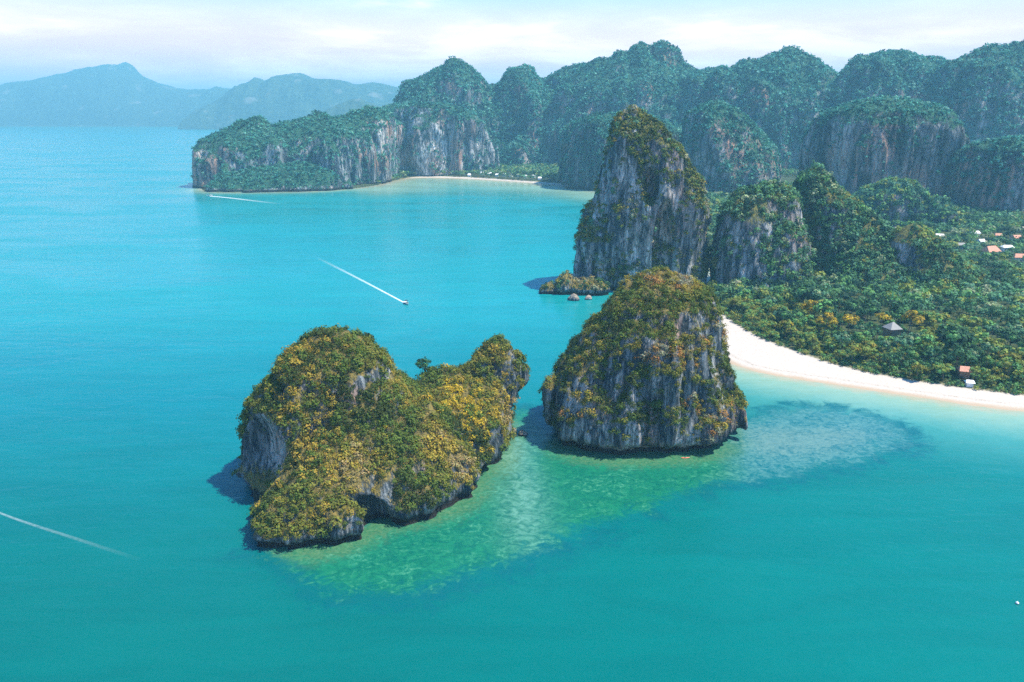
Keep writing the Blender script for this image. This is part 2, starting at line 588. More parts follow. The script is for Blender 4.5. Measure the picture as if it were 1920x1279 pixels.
def gold1(P, col):
    g = np.array(PAL["yellow"])
    m = np.exp(-(((P[:, 0] + 23) / 10) ** 2 + ((P[:, 1] - 306) / 13) ** 2)) * 1.1 + np.exp(-(((P[:, 0] + 80) / 16) ** 2 + ((P[:, 1] - 262) / 15) ** 2)) * 0.6 + np.exp(-(((P[:, 0] + 84) / 9) ** 2 + ((P[:, 1] - 288) / 12) ** 2)) * 0.6
    pick = rng.random(len(P)) < np.clip(m, 0, 0.85)
    alt = np.where((P[:, 0] < -55)[:, None], np.array(PAL["gold"]), g)
    return np.where(pick[:, None], alt * rng.uniform(0.8, 1.1, (len(P), 1)), col)


pal1 = (["dark", "green", "olive", "gold", "straw"], [18, 38, 32, 9, 3], 20.0, 0.0, 0.28)
ISLET1 = build_rock("rock_islet", "wide humpbacked rock islet under olive scrub with a knob at its far end", "islet", islet1, 0.8, M_ROCK,
           [dict(density=0.34, w=veg_weight(-0.02, 0.35, 15, 0.55, 4.0, 0.16, 0.0, bare1), rad=(0.7, 2.9), per=80, size=0.165, recolor=gold1)],
           pal1, k=12.0, carve=carve1, amp=(3.6, 2.4, 1.1), sc=(24.0, 8.0, 3.4))

islet2 = [
    Loft(rows_px(350, [(800, 1037, 1384, 43, 36), (770, 1030, 1390, 44, 36), (740, 1026, 1384, 43, 36), (705, 1024, 1377, 40, 35), (670, 1050, 1366, 37, 33), (640, 1082, 1360, 33, 30),
                       (600, 1116, 1354, 30, 26), (565, 1144, 1344, 25, 22), (545, 1164, 1330, 20, 18), (530, 1180, 1312, 14, 13), (520, 1198, 1292, 8, 8)]), 2.7, 0.10),
]


def carve2(f, X, Y, Z):
    return f + 4.5 * np.exp(-((Z - 1.0) / 3.6) ** 2) * (Y < 352)


pal2 = (["dark", "green", "olive", "gold", "rust", "grey"], [24, 34, 26, 8, 4, 4], 16.0, 9.0, 0.32)
build_rock("rock_islet", "bell-shaped rock islet with grey streaked cliffs, right of the humpbacked islet", "islet", islet2, 0.8, M_ROCK,
           [dict(density=0.34, w=veg_weight(0.10, 0.35, 12, 0.78, 6.0, 0.14, 5.0), rad=(0.7, 2.6), per=76, size=0.165)],
           pal2, k=4.0, carve=carve2, amp=(4.6, 3.0, 1.2), sc=(26.0, 8.0, 3.4), flute=1.1, seed=4.0)

# ---- the tower and its neighbours on the land
tower = [
    Loft(rows_px(670, [(534, 1080, 1330, 30, 60), (490, 1076, 1334, 31, 60), (450, 1080, 1338, 31, 58), (420, 1100, 1337, 31, 55), (380, 1122, 1330, 30, 50), (340, 1130, 1312, 28, 42),
                       (300, 1136, 1288, 26, 36), (265, 1142, 1262, 22, 30), (240, 1149, 1244, 17, 22), (224, 1158, 1230, 11, 14), (211, 1174, 1214, 6, 7)]), 2.7),
]


def carve_t(f, X, Y, Z):
    x0, _, z0 = dp(1222, 350, 640)
    hole = np.sqrt(((X - x0) / 7.0) ** 2 + ((Y - 645) / 14.0) ** 2 + ((Z - z0) / 17.0) ** 2) - 1
    gro = np.sqrt(((X - dp(1245, 450, 640)[0]) / 10.0) ** 2 + ((Y - 640) / 12.0) ** 2 + ((Z - 40) / 42.0) ** 2) - 1
    return np.maximum(np.maximum(f, -hole * 6), -gro * 7)


palT = (["dark", "green", "olive", "teal", "gold", "grey"], [24, 28, 24, 8, 8, 8], 26.0, 2.0, 0.6)
build_rock("limestone_tower", "tallest limestone tower, tapering to a green summit, standing at the water behind the bell-shaped islet", "cliff", tower, 1.3, M_ROCK_TOWER,
           [dict(density=0.13, w=veg_weight(0.10, 0.35, 22, 0.70, 7.0, 0.10, 1.0, lambda c, n: np.where(n[:, 0] > 0.35, 1.7, 1.0)), rad=(1.5, 3.6), per=34, size=0.27)],
           palT, k=6.0, carve=carve_t, amp=(6.0, 4.2, 1.3), sc=(34.0, 13.0, 5.0), notch=1.0, seed=8.0)

palJ = (["deep", "jungle", "teal", "fresh", "pale", "olive"], [20, 30, 22, 14, 8, 6], 30.0, 5.0, 0.75)
cragB = [Loft(rows_px(665, [(540, 1328, 1524, 48, 40), (500, 1330, 1516, 44, 40), (450, 1342, 1511, 36, 38), (400, 1362, 1504, 26, 34), (375, 1380, 1499, 17, 28),
                            (361, 1398, 1490, 12, 20), (353, 1418, 1478, 5, 8)]), 3.0, 0.05)]
build_rock("limestone_crag", "flat-topped limestone crag with blue-grey cliff, next right of the tallest tower", "cliff", cragB, 1.3, M_ROCK_TOWER,
           [dict(density=0.11, w=veg_weight(0.16, 0.35, 22, 0.85, 5.0, 0.08, 3.0), rad=(2.0, 4.6), per=36, size=0.26)],
           palJ, k=6.0, amp=(5.5, 2.6, 0.9), sc=(38.0, 11.0, 4.0), notch=0.0, seed=12.0)

cragC = [Loft(rows_px(700, [(545, 1490, 1760, 108, 70), (520, 1492, 1738, 96, 70), (490, 1496, 1708, 80, 70), (460, 1500, 1680, 64, 60), (420, 1500, 1646, 46, 50), (385, 1500, 1608, 32, 40), (355, 1502, 1578, 18, 28),
                            (335, 1510, 1564, 12, 18), (320, 1528, 1550, 4, 6)]), 2.4, 0.05)]
build_rock("limestone_crag", "steep wooded crag with a pointed top, between the flat-topped crag and the village", "cliff", cragC, 1.5, M_ROCK_TOWER,
           [dict(density=0.085, w=veg_weight(-0.30, 0.3, 22, 0.5, 5.0, 0.40, 6.0), rad=(2.4, 5.4), per=44, size=0.24)],
           palJ, k=6.0, amp=(7.0, 2.4, 0.9), sc=(36.0, 11.0, 4.0), notch=0.0, seed=16.0)

cragD = [Loft(rows_px(650, [(548, 1650, 1860, 58, 60), (510, 1658, 1822, 46, 55), (480, 1664, 1786, 32, 45), (455, 1672, 1758, 20, 30), (435, 1690, 1740, 10, 16), (424, 1704, 1728, 4, 6)]), 2.5)]
build_rock("limestone_crag", "small wooded crag with a bare grey left face, in front of the village", "cliff", cragD, 1.3, M_ROCK_TOWER,
           [dict(density=0.085, w=veg_weight(-0.25, 0.3, 22, 0.45, 5.0, 0.35, 9.0, lambda c, n: np.where((n[:, 0] < -0.35) & (c[:, 2] > 22), 0.08, 1.0)), rad=(2.2, 5.0), per=42, size=0.24)],
           (["deep", "jungle", "teal", "fresh", "lime", "olive"], [18, 34, 18, 14, 8, 8], 30.0, 5.0, 0.65),
           k=6.0, amp=(5.0, 2.2, 0.9), sc=(34.0, 11.0, 4.0), notch=0.0, seed=21.0)

# ---- low rocks by the water
ox, oy = gp(1085, 555)
outc = [
    Loft([(-6, ox - 26, 9, oy + 12, 7), (2, ox - 26, 9, oy + 12, 7), (7, ox - 25, 4, oy + 13, 4), (9, ox - 25, 1, oy + 13, 1)], 2.2),
    Loft([(-6, ox - 8, 12, oy + 12, 11), (5, ox - 8, 12, oy + 12, 11), (13, ox - 9, 7, oy + 14, 7), (17, ox - 9, 2, oy + 14, 2)], 2.2),
    Loft([(-6, ox + 12, 16, oy + 8, 9), (5, ox + 12, 16, oy + 8, 9), (11, ox + 12, 9, oy + 10, 5), (13, ox + 12, 3, oy + 10, 2)], 2.2),
]
build_rock("rock_outcrop", "low bushy rock outcrop in the water at the foot of the tallest tower", "rock", outc, 0.9, M_ROCK,
           [dict(density=0.15, w=veg_weight(0.2, 0.35, 10, 0.6, 3.0, 0.08, 2.0), rad=(1.2, 3.0), per=30, size=0.28)],
           (["deep", "jungle", "olive", "gold", "straw", "grey"], [24, 22, 16, 16, 12, 10], 9.0, 5.0, 0.4),
           k=4.0, amp=(2.5, 1.2, 0.6), sc=(12.0, 5.0, 2.4), notch=1.0, seed=25.0)


def boulder(name, label, px, py, r, seed, squash=0.75, col=None):
    x, y = gp(px, py)
    L = [Loft([(-3, x, r, y, r * 0.8), (0.3 * r, x, r, y, r * 0.8), (0.8 * r, x, r * 0.7, y, r * 0.55), (1.15 * r, x, r * 0.25, y, r * 0.2)], 2.3)]
    V, Q = rock_mesh(L, bounds_of(L, r * 0.8, r * 0.5, -2.0), r / 7.0, k=1.0, amp=(r * 0.30, r * 0.12, r * 0.06), sc=(r * 1.4, r * 0.7, r * 0.3), notch=0.0, seed=seed)
    o = mesh_obj(name, V, Q, col or M_BOULDER)
    tag(o, label, "rock")
    return o


M_BOULDER = rock_mat("boulder_rock", 0.5, (0.24, 0.21, 0.18), 0.35, 1.7, 0.7)
boulder("sea_rock", "grey sea rock in the channel between the two islets, touching the humpbacked one", 962, 812, 2.2, 3.0)
boulder("sea_rock", "dark rounded sea rock farthest into the channel between the two islets", 981, 815, 2.4, 8.0)
boulder("sea_rock", "pale pinkish sea rock in front of the low bushy outcrop", 1074, 563, 5.0, 14.0)
boulder("sea_rock", "small grey sea rock beside the pinkish rock at the bushy outcrop", 1103, 561, 3.4, 19.0)

# ------------------------------------------------------------------ hills and headland
def crag_px(Yc, rows, p=2.6, shear=0.0):
    return Loft(rows_px(Yc, rows), p, shear)


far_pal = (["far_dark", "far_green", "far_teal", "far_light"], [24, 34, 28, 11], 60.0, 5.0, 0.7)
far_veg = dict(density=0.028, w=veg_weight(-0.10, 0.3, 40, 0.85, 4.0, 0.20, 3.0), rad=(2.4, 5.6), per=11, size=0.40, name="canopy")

headland = [
    crag_px(1700, [(346, 372, 560, 120, 160), (310, 368, 560, 110, 160), (280, 367, 558, 98, 150), (262, 376, 552, 80, 130), (250, 392, 545, 55, 90), (243, 412, 530, 30, 50)], 3.2, -0.12),
    crag_px(1740, [(341, 480, 700, 115, 200), (290, 485, 700, 98, 180), (255, 492, 690, 75, 140), (238, 505, 670, 48, 90), (230, 530, 640, 22, 40)], 3.0, 0.0),
    crag_px(1780, [(341, 600, 735, 120, 200), (290, 605, 740, 100, 180), (250, 610, 745, 78, 150), (228, 622, 745, 50, 90), (218, 645, 745, 24, 40)], 3.0, 0.10),
    crag_px(1960, [(327, 700, 930, 42, 200), (280, 705, 925, 42, 180), (245, 710, 918, 40, 150), (215, 720, 898, 34, 100), (200, 738, 870, 24, 50), (194, 760, 840, 12, 20)], 3.0, 0.06),
    crag_px(2080, [(320, 600, 900, 80, 200), (250, 630, 880, 75, 180), (222, 655, 862, 55, 120), (205, 690, 850, 36, 70), (195, 725, 830, 14, 30)], 2.6),
    Loft([(-6, -500, 150, 1580, 62), (8, -500, 150, 1580, 60), (24, -490, 135, 1590, 48), (38, -480, 100, 1605, 34), (46, -470, 50, 1615, 16)], 2.4, 0.05),
]
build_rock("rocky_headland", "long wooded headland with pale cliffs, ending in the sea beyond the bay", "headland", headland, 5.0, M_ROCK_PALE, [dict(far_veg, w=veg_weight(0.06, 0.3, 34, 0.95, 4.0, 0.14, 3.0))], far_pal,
           pad=40, k=16.0, amp=(17.0, 14.0, 5.0), sc=(80.0, 36.0, 15.0), notch=0.0, seed=30.0)

dark_crag = [crag_px(1600, [(352, 1056, 1330, 60, 260), (320, 1054, 1330, 60, 250), (280, 1056, 1320, 55, 230), (250, 1062, 1300, 45, 180), (228, 1074, 1260, 28, 120), (215, 1100, 1200, 10, 40)], 3.0, 0.0)]
build_rock("limestone_crag", "dark square-shouldered crag at the right end of the far beach, left behind the tallest tower", "cliff", dark_crag, 5.0, M_ROCK_FAR,
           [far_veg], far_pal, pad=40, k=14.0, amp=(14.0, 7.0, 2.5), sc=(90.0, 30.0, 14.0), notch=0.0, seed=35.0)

mid_crag = [
    crag_px(1450, [(362, 1285, 1470, 80, 200), (320, 1287, 1466, 75, 190), (280, 1288, 1460, 65, 170), (240, 1290, 1430, 50, 140), (212, 1296, 1400, 32, 90), (197, 1310, 1370, 12, 30)], 2.6, 0.05),
    crag_px(1620, [(350, 1430, 1570, 60, 200), (290, 1432, 1570, 60, 180), (240, 1440, 1565, 50, 150), (205, 1455, 1540, 30, 80), (190, 1475, 1520, 10, 20)], 2.6),
]
build_rock("limestone_crag", "rounded wooded crag with a blue cliff foot, just right behind the tallest tower", "cliff", mid_crag, 5.0, M_ROCK_FAR,
           [far_veg], far_pal, pad=40, k=16.0, amp=(14.0, 7.0, 2.5), sc=(85.0, 30.0, 14.0), notch=0.0, seed=40.0)

big_crag = [crag_px(1250, [(400, 1540, 1822, 60, 200), (340, 1545, 1819, 62, 200), (280, 1550, 1813, 62, 190), (235, 1560, 1797, 56, 160), (208, 1580, 1775, 42, 120), (194, 1605, 1740, 22, 60), (186, 1640, 1700, 6, 15)], 3.2, 0.0)]
build_rock("limestone_crag", "massive dome-topped crag with a wide blue cliff, above the village woods", "cliff", big_crag, 4.0, M_ROCK_FAR,
           [dict(far_veg, density=0.028, rad=(2.4, 5.2), w=veg_weight(0.16, 0.3, 40, 0.7, 4.0, 0.10, 3.0))], far_pal, pad=40, k=14.0, amp=(10.0, 7.0, 2.5), sc=(80.0, 26.0, 12.0), notch=0.0, seed=45.0)

edge_crag = [crag_px(1120, [(415, 1826, 2100, 60, 200), (360, 1830, 2100, 60, 190), (310, 1842, 2090, 52, 160), (280, 1862, 2070, 38, 100), (262, 1890, 2040, 14, 40)], 2.8)]
build_rock("limestone_crag", "dark wooded crag cut off by the right edge, right of the dome-topped crag", "cliff", edge_crag, 4.0, M_ROCK_FAR,
           [dict(far_veg, density=0.028, rad=(2.4, 5.2))], far_pal, pad=40, k=14.0, amp=(10.0, 6.0, 2.5), sc=(80.0, 26.0, 12.0), notch=0.0, seed=48.0)

knoll = [
    crag_px(1010, [(425, 1590, 1770, 40, 90), (390, 1605, 1760, 36, 70), (360, 1630, 1730, 26, 50), (340, 1660, 1710, 8, 16)], 2.3),
    crag_px(980, [(425, 1715, 1800, 30, 60), (395, 1725, 1790, 24, 45), (372, 1745, 1775, 8, 14)], 2.3),
]
build_rock("wooded_knoll", "low wooded knoll below the wide blue cliff of the dome-topped crag", "hill", knoll, 3.0, M_ROCK_FAR,
           [dict(density=0.030, w=veg_weight(-0.1, 0.3, 45, 0.4, 4.0, 0.3, 3.0), rad=(3.0, 6.0), per=24, size=0.32, name="canopy")],
           (["deep", "jungle", "teal", "fresh", "lime"], [16, 32, 20, 20, 12], 40.0, 5.0, 0.6), pad=30, k=14.0, amp=(9.0, 4.0, 2.0), sc=(60.0, 24.0, 10.0), notch=0.0, seed=52.0)

hills = [
    crag_px(2350, [(300, 690, 1010, 200, 300), (240, 715, 960, 160, 250), (190, 735, 930, 110, 200), (155, 765, 915, 70, 120), (132, 810, 898, 36, 60), (122, 838, 880, 12, 16)], 2.5),
    crag_px(2350, [(300, 880, 1120, 200, 300), (230, 895, 1080, 150, 250), (180, 905, 1050, 100, 200), (145, 915, 1025, 60, 120), (125, 945, 1010, 28, 60), (117, 968, 998, 8, 16)], 2.5),
    crag_px(2300, [(300, 1000, 1500, 260, 300), (230, 1010, 1460, 200, 260), (180, 1020, 1410, 150, 220), (145, 1050, 1340, 100, 160), (130, 1085, 1295, 70, 110), (110, 1140, 1272, 44, 70), (92, 1175, 1255, 22, 36), (79, 1205, 1232, 6, 8)], 2.3),
    crag_px(2100, [(320, 1250, 1720, 220, 300), (240, 1270, 1690, 170, 260), (180, 1300, 1650, 120, 200), (145, 1330, 1600, 80, 150), (122, 1385, 1556, 44, 90), (106, 1420, 1530, 20, 40), (97, 1455, 1500, 6, 10)], 2.5),
    crag_px(2000, [(330, 1500, 2000, 240, 300), (240, 1520, 1960, 180, 260), (170, 1545, 1900, 120, 200), (135, 1570, 1850, 80, 150), (112, 1600, 1760, 44, 90), (100, 1640, 1715, 20, 40), (92, 1660, 1690, 6, 10)], 2.6),
    crag_px(1900, [(330, 1690, 2200, 260, 300), (240, 1700, 2200, 200, 260), (170, 1715, 2190, 140, 200), (125, 1745, 2180, 90, 150), (108, 1780, 2170, 60, 100), (94, 1835, 2140, 34, 60), (82, 1875, 2060, 12, 20)], 2.6),
]
hills += [
    crag_px(2450, [(300, 960, 1300, 200, 300), (200, 970, 1260, 120, 200), (150, 990, 1220, 70, 120), (134, 1015, 1190, 34, 60), (126, 1040, 1150, 12, 20)], 2.6),
    crag_px(2200, [(300, 1220, 1460, 200, 300), (200, 1240, 1440, 120, 200), (150, 1260, 1420, 70, 120), (136, 1280, 1400, 34, 60), (129, 1300, 1380, 12, 20)], 2.6),
]
hV, hQ = rock_mesh(hills, bounds_of(hills, 60, 20), 7.0, k=30.0, amp=(38.0, 26.0, 9.0), sc=(150.0, 62.0, 26.0), notch=0.0, seed=60.0)
hill_o = mesh_obj("hills", hV, hQ, M_ROCK_FAR)
tag(hill_o, "range of wooded limestone hills along the skyline", kind="structure")
P, N = face_samples(hV, hQ, 0.019, veg_weight(-0.22, 0.3, 70, 0.75, 4.0, 0.25, 3.0))
nn = N * 0.6 + np.array([0, 0, 0.6]); nn /= np.linalg.norm(nn, axis=1, keepdims=True)
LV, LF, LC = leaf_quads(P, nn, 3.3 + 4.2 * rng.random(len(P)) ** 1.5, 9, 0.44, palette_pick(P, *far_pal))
tag(mesh_obj("hill_forest", LV, LF, M_LEAF, None, False, {"tint": LC}), "forest covering the skyline hills", kind="stuff")

# ------------------------------------------------------------------ land, beach, sea
shore_beach = smooth_poly([(1500, 300), (520, 318), (340, 346), (271, 363), (254, 368), (208, 392), (157, 419), (140, 434), (128, 470), (131, 520), (146, 570), (160, 610), (172, 645), (186, 690), (205, 740)], 2)
shore_bay = smooth_poly([(205, 740), (240, 900), (250, 1150), (215, 1450), (170, 1600), (161, 1621), (72, 1711), (-20, 1790), (-105, 1850), (-190, 1882), (-267, 1885), (-303, 1646), (-391, 1535), (-500, 1525), (-605, 1512), (-660, 1580), (-700, 1750), (-560, 2100), (-420, 2900), (1500, 2900)], 2)
land_poly = shore_beach + shore_bay[1:]
veg_edge = smooth_poly([(1500, 330), (520, 340), (345, 366), (283, 382), (231, 407), (198, 434), (174, 478), (166, 520), (164, 560), (168, 610), (176, 645), (190, 690), (209, 740)], 2)
veg_bay = smooth_poly([(209, 740), (244, 900), (254, 1150), (219, 1450), (176, 1606), (165, 1640), (85, 1730), (-10, 1812), (-100, 1878), (-185, 1912), (-262, 1906), (-296, 1650), (-391, 1540), (-500, 1530), (-600, 1518), (-655, 1585), (-695, 1752), (-550, 2100), (-415, 2900), (1500, 2900)], 2)
veg_poly = veg_edge + veg_bay[1:]


def land_z(x, y):
    d = poly_sdf(x, y, land_poly)
    dv = poly_sdf(x, y, veg_poly)
    z = np.where(d < 0, d * 0.10, np.minimum(d * 0.055, 2.6))
    z = np.maximum(z, -3.0) + np.clip(dv, 0, 60) * 0.03 + np.clip(dv, 0, 900) * 0.006
    return z, d, dv


gx = np.unique(np.concatenate([np.arange(-780, 60, 12.0), np.arange(60, 360, 3.0), np.arange(360, 1500, 12.0)]))
gy = np.unique(np.concatenate([np.arange(290, 720, 3.0), np.arange(720, 1500, 12.0), np.arange(1500, 1960, 6.0), np.arange(1960, 2900, 20.0)]))
GX, GY = np.meshgrid(gx, gy, indexing="ij")
GZ, GD, GV = land_z(GX, GY)
GZ = GZ + (fbm(GX / 9, GY / 9, GX * 0 + 1, 2) * 0.12)
idx = np.arange(GX.size).reshape(GX.shape)
quads = np.stack([idx[:-1, :-1], idx[1:, :-1], idx[1:, 1:], idx[:-1, 1:]], axis=-1).reshape(-1, 4)
gv = np.stack([GX, GY, GZ], -1).reshape(-1, 3)
qd, qv = GD.ravel()[quads], GV.ravel()[quads]
near = qd.max(1) > -25
is_sand = near & (qv.min(1) < 3.0) & ((gv[quads][:, :, 1].mean(1) < 720) | ((gv[quads][:, :, 0].mean(1) > -300) & (gv[quads][:, :, 0].mean(1) < 180) & (gv[quads][:, :, 1].mean(1) > 1600)))


def sub_mesh(name, mask, mat):
    q = quads[mask]
    u = np.unique(q)
    rm = np.zeros(len(gv), int); rm[u] = np.arange(len(u))
    return mesh_obj(name, gv[u], rm[q], mat, attrs={"veg": GV.ravel()[u], "shore": GD.ravel()[u]})


m, t = new_mat("sand")
pos = t.add("ShaderNodeNewGeometry").outputs["Position"]
sh = t.add("ShaderNodeAttribute", attribute_name="shore").outputs["Fac"]
vg = t.add("ShaderNodeAttribute", attribute_name="veg").outputs["Fac"]
n1 = t.noise(pos, 0.12, 5.0)
n2 = t.noise(pos, 0.9, 4.0)
shn = t.math("ADD", sh, t.math("MULTIPLY", t.math("SUBTRACT", n1, 0.5), 5.0))
c = t.mix(t.ss(n2, 0.3, 0.7), rgb(0.37, 0.320, 0.272), rgb(0.45, 0.395, 0.345))
c = t.mix(t.ss(shn, 1.5, 7.5, 1.0, 0.0), c, rgb(0.33, 0.25, 0.175))
wr = t.math("MULTIPLY", t.math("MULTIPLY", t.ss(shn, 8.0, 9.5), t.ss(shn, 10.0, 12.5, 1.0, 0.0)), t.ss(n2, 0.48, 0.62))
c = t.mix(t.math("MULTIPLY", wr, 0.6), c, rgb(0.16, 0.13, 0.09))
vgn = t.math("ADD", vg, t.math("MULTIPLY", t.math("SUBTRACT", n2, 0.5), 7.0))
c = t.mix(t.ss(vgn, -1.0, 2.5), c, rgb(0.10, 0.10, 0.045))
principled(t, c, 0.9, 0.2, t.add("ShaderNodeBump", {"Strength": 0.25, "Distance": 0.3, "Height": n2}).outputs[0])
M_SAND = m
m, t = new_mat("forest_floor")
pos = t.add("ShaderNodeNewGeometry").outputs["Position"]
n1 = t.noise(pos, 0.25, 5.0)
c = t.mix(t.ss(n1, 0.35, 0.65), rgb(0.020, 0.034, 0.016), rgb(0.060, 0.075, 0.032))
principled(t, c, 0.95, 0.1)
M_FLOOR = m
tag(sub_mesh("beach", is_sand, M_SAND), "white sand beaches along the bay", kind="structure")
tag(sub_mesh("ground", near & ~is_sand, M_FLOOR), "green forest floor behind the beaches", kind="structure")

# the sea: one sheet, fine where the reef lies; its colour follows depth and position, with sky reflection and wind sheen painted in
reef_poly = smooth_poly([gp(*p) for p in [(480, 1045), (560, 1075), (640, 1120), (770, 1122), (900, 1082), (1050, 1022), (1200, 962), (1330, 905), (1500, 888), (1620, 862), (1705, 826),
                                          (1690, 797), (1620, 776), (1520, 764), (1440, 770), (1390, 790), (1250, 800), (1080, 830), (1030, 800), (1000, 770), (960, 770), (900, 830), (800, 930), (700, 960), (560, 1000), (480, 1045)]], 2)[:-1]
sand_arm = smooth_poly([gp(*p) for p in [(1380, 800), (1480, 800), (1600, 800), (1640, 818), (1560, 850), (1440, 862), (1390, 850), (1380, 800)]], 2)[:-1]
wx_ = np.unique(np.concatenate([np.array([-24000, -16000, -9000, -5000, -3000, -2000, -1400]), np.arange(-1000, -160, 30.0), np.arange(-160, 300, 2.0), np.arange(300, 1000, 40.0), np.array([1400, 2200, 4000, 8000, 16000, 24000])]))
wy_ = np.unique(np.concatenate([np.array([-400, 0]), np.arange(40, 170, 10.0), np.arange(170, 480, 2.0), np.arange(480, 2000, 14.0), np.array([2200, 2600, 3200, 4200, 6000, 9000, 14000, 20000, 26000])]))
WX, WY = np.meshgrid(wx_, wy_, indexing="ij")
d_land = -poly_sdf(WX, WY, land_poly)
bay = np.clip((WY - 1250) / 300, 0, 1) * np.clip((WX + 330) / 60, 0, 1)        # the far bay is shallow a long way out
d_land = np.where(d_land > 0, d_land / (1 + 4.5 * bay), d_land)
wob = fbm(WX / 22, WY / 22, WX * 0 + 4, 3)
reef = poly_sdf(WX, WY, reef_poly) + wob * 5
arm = poly_sdf(WX, WY, sand_arm) + wob * 4
widx = np.arange(WX.size).reshape(WX.shape)
wq = np.stack([widx[:-1, :-1], widx[1:, :-1], widx[1:, 1:], widx[:-1, 1:]], axis=-1).reshape(-1, 4)
chan = np.exp(-(((WX - (4 + (300 - WY) * 0.02)+ wob * 4) / 9) ** 2)) * np.clip((WY - 215) / 40, 0, 1) * np.clip((352 - WY) / 25, 0, 1)   # a tongue of sand between the islets

rockd = np.full(WX.shape, 60.0, np.float32)
nr_ = (np.abs(WX) < 220) & (WY > 180) & (WY < 460)
for L in islet1 + islet2:
    rockd[nr_] = np.minimum(rockd[nr_], L(WX[nr_], WY[nr_], np.zeros(nr_.sum())))
m, t = new_mat("sea_water")
pos = t.add("ShaderNodeNewGeometry").outputs["Position"]
A = lambda nm: t.add("ShaderNodeAttribute", attribute_name=nm).outputs["Fac"]
dl, rf, ar, ch = A("offshore"), A("reef"), A("sandarm"), A("tongue")
sepw = t.add("ShaderNodeSeparateXYZ", {"Vector": pos})
nA = t.noise(t.scaled(pos, (1, 1, 0)), 0.012, 4.0)
nB = t.noise(t.scaled(pos, (1, 1, 0)), 0.11, 5.0, 0.6)
nC = t.noise(t.scaled(pos, (1, 1, 0)), 0.42, 5.0, 0.62)
nD = t.noise(t.scaled(pos, (0.6, 1.0, 0)), 0.16, 7.0, 0.68, 0.6)
hue = t.math("ADD", sepw.outputs["X"], t.math("MULTIPLY", t.math("SUBTRACT", nA, 0.5), 160.0))
huey = t.math("ADD", sepw.outputs["Y"], t.math("MULTIPLY", t.math("SUBTRACT", nA, 0.5), 120.0))
c = t.mix(t.ss(huey, 190.0, 420.0), rgb(0.0002, 0.096, 0.090), rgb(0.0002, 0.128, 0.152))
c = t.mix(t.ss(hue, -60.0, 160.0), c, rgb(0.0002, 0.112, 0.104))
c = t.mix(t.ss(huey, 360.0, 640.0), c, rgb(0.003, 0.186, 0.200))  # paler mid bay: the sky's reflection painted into the water colour
wind_sheen = t.noise(t.scaled(pos, (0.35, 1.5, 0)), 0.035, 6.0, 0.65, 0.8)
c = t.mix(t.ss(wind_sheen, 0.32, 0.68), t.mix(1.0, c, rgb(0.93, 0.94, 0.95), "MULTIPLY"), t.mix(1.0, c, rgb(1.05, 1.06, 1.05), "MULTIPLY"))  # brightness of wind and swell streaks painted into the colour
# water thinning out over the sand of the beach
dln = t.math("ADD", dl, t.math("MULTIPLY", t.math("SUBTRACT", nB, 0.5), 16.0))
c = t.mix(t.ss(dln, 20.0, 95.0, 1.0, 0.0), c, rgb(0.040, 0.200, 0.180))
c = t.mix(t.ss(dln, 0.0, 48.0, 1.0, 0.0), c, rgb(0.185, 0.290, 0.215))
c = t.mix(t.ss(dln, -3.0, 10.0, 1.0, 0.0), c, rgb(0.30, 0.275, 0.19))
# reef: broken dark rim, mottled coral flat, sandy patches, shallow yellow weed against the rocks
E1 = t.noise(t.scaled(pos, (1, 1, 0)), 0.050, 8.0, 0.62, 1.2)
E2 = t.noise(t.scaled(pos, (1, 1.25, 0)), 0.19, 9.0, 0.70, 1.6)
E3 = t.noise(t.scaled(pos, (1, 1.2, 0)), 0.62, 6.0, 0.72, 0.8)
rfn = t.math("ADD", rf, t.math("ADD", t.math("MULTIPLY", t.math("SUBTRACT", E2, 0.5), 26.0), t.math("MULTIPLY", t.math("SUBTRACT", E1, 0.5), 22.0)))
mot = t.math("ADD", t.math("MULTIPLY", E2, 0.6), t.math("MULTIPLY", E3, 0.4))
flat = t.mix(t.ss(mot, 0.36, 0.62), rgb(0.001, 0.078, 0.060), rgb(0.008, 0.138, 0.074))
flat = t.mix(t.math("MULTIPLY", t.ss(mot, 0.50, 0.66), t.ss(E1, 0.42, 0.62)), flat, rgb(0.065, 0.215, 0.140))
rk = A("rockdist")
rkn = t.math("ADD", rk, t.math("MULTIPLY", t.math("SUBTRACT", E2, 0.5), 22.0))
flat = t.mix(t.math("MULTIPLY", t.ss(rkn, 2.0, 13.0, 1.0, 0.0), 0.55), flat, t.mix(t.ss(E3, 0.35, 0.65), rgb(0.030, 0.120, 0.050), rgb(0.115, 0.170, 0.075)))
east = t.ss(hue, 78.0, 130.0)
flat2 = t.mix(t.ss(mot, 0.38, 0.60), rgb(0.003, 0.090, 0.105), rgb(0.060, 0.170, 0.160))
flat = t.mix(east, flat, flat2)
rim = t.math("MULTIPLY", t.ss(rfn, -13.0, -3.0), t.ss(rfn, 0.0, 10.0, 1.0, 0.0))
c = t.mix(t.math("MULTIPLY", rim, t.ss(E1, 0.36, 0.60, 0.30, 0.95)), c, rgb(0.0006, 0.080, 0.092))
c = t.mix(t.ss(rfn, -3.0, 9.0), c, flat)
arn = t.math("ADD", ar, t.math("MULTIPLY", t.math("SUBTRACT", E2, 0.5), 40.0))
c = t.mix(t.math("MULTIPLY", t.ss(arn, -6.0, 14.0), t.ss(E3, 0.32, 0.62, 0.20, 0.65)), c, rgb(0.115, 0.190, 0.165))
chn = t.math("MULTIPLY", ch, t.ss(E2, 0.35, 0.65, 0.15, 1.0))
c = t.mix(t.math("MULTIPLY", t.math("MULTIPLY", chn, t.ss(rfn, -4.0, 8.0)), 0.50), c, rgb(0.15, 0.29, 0.25))
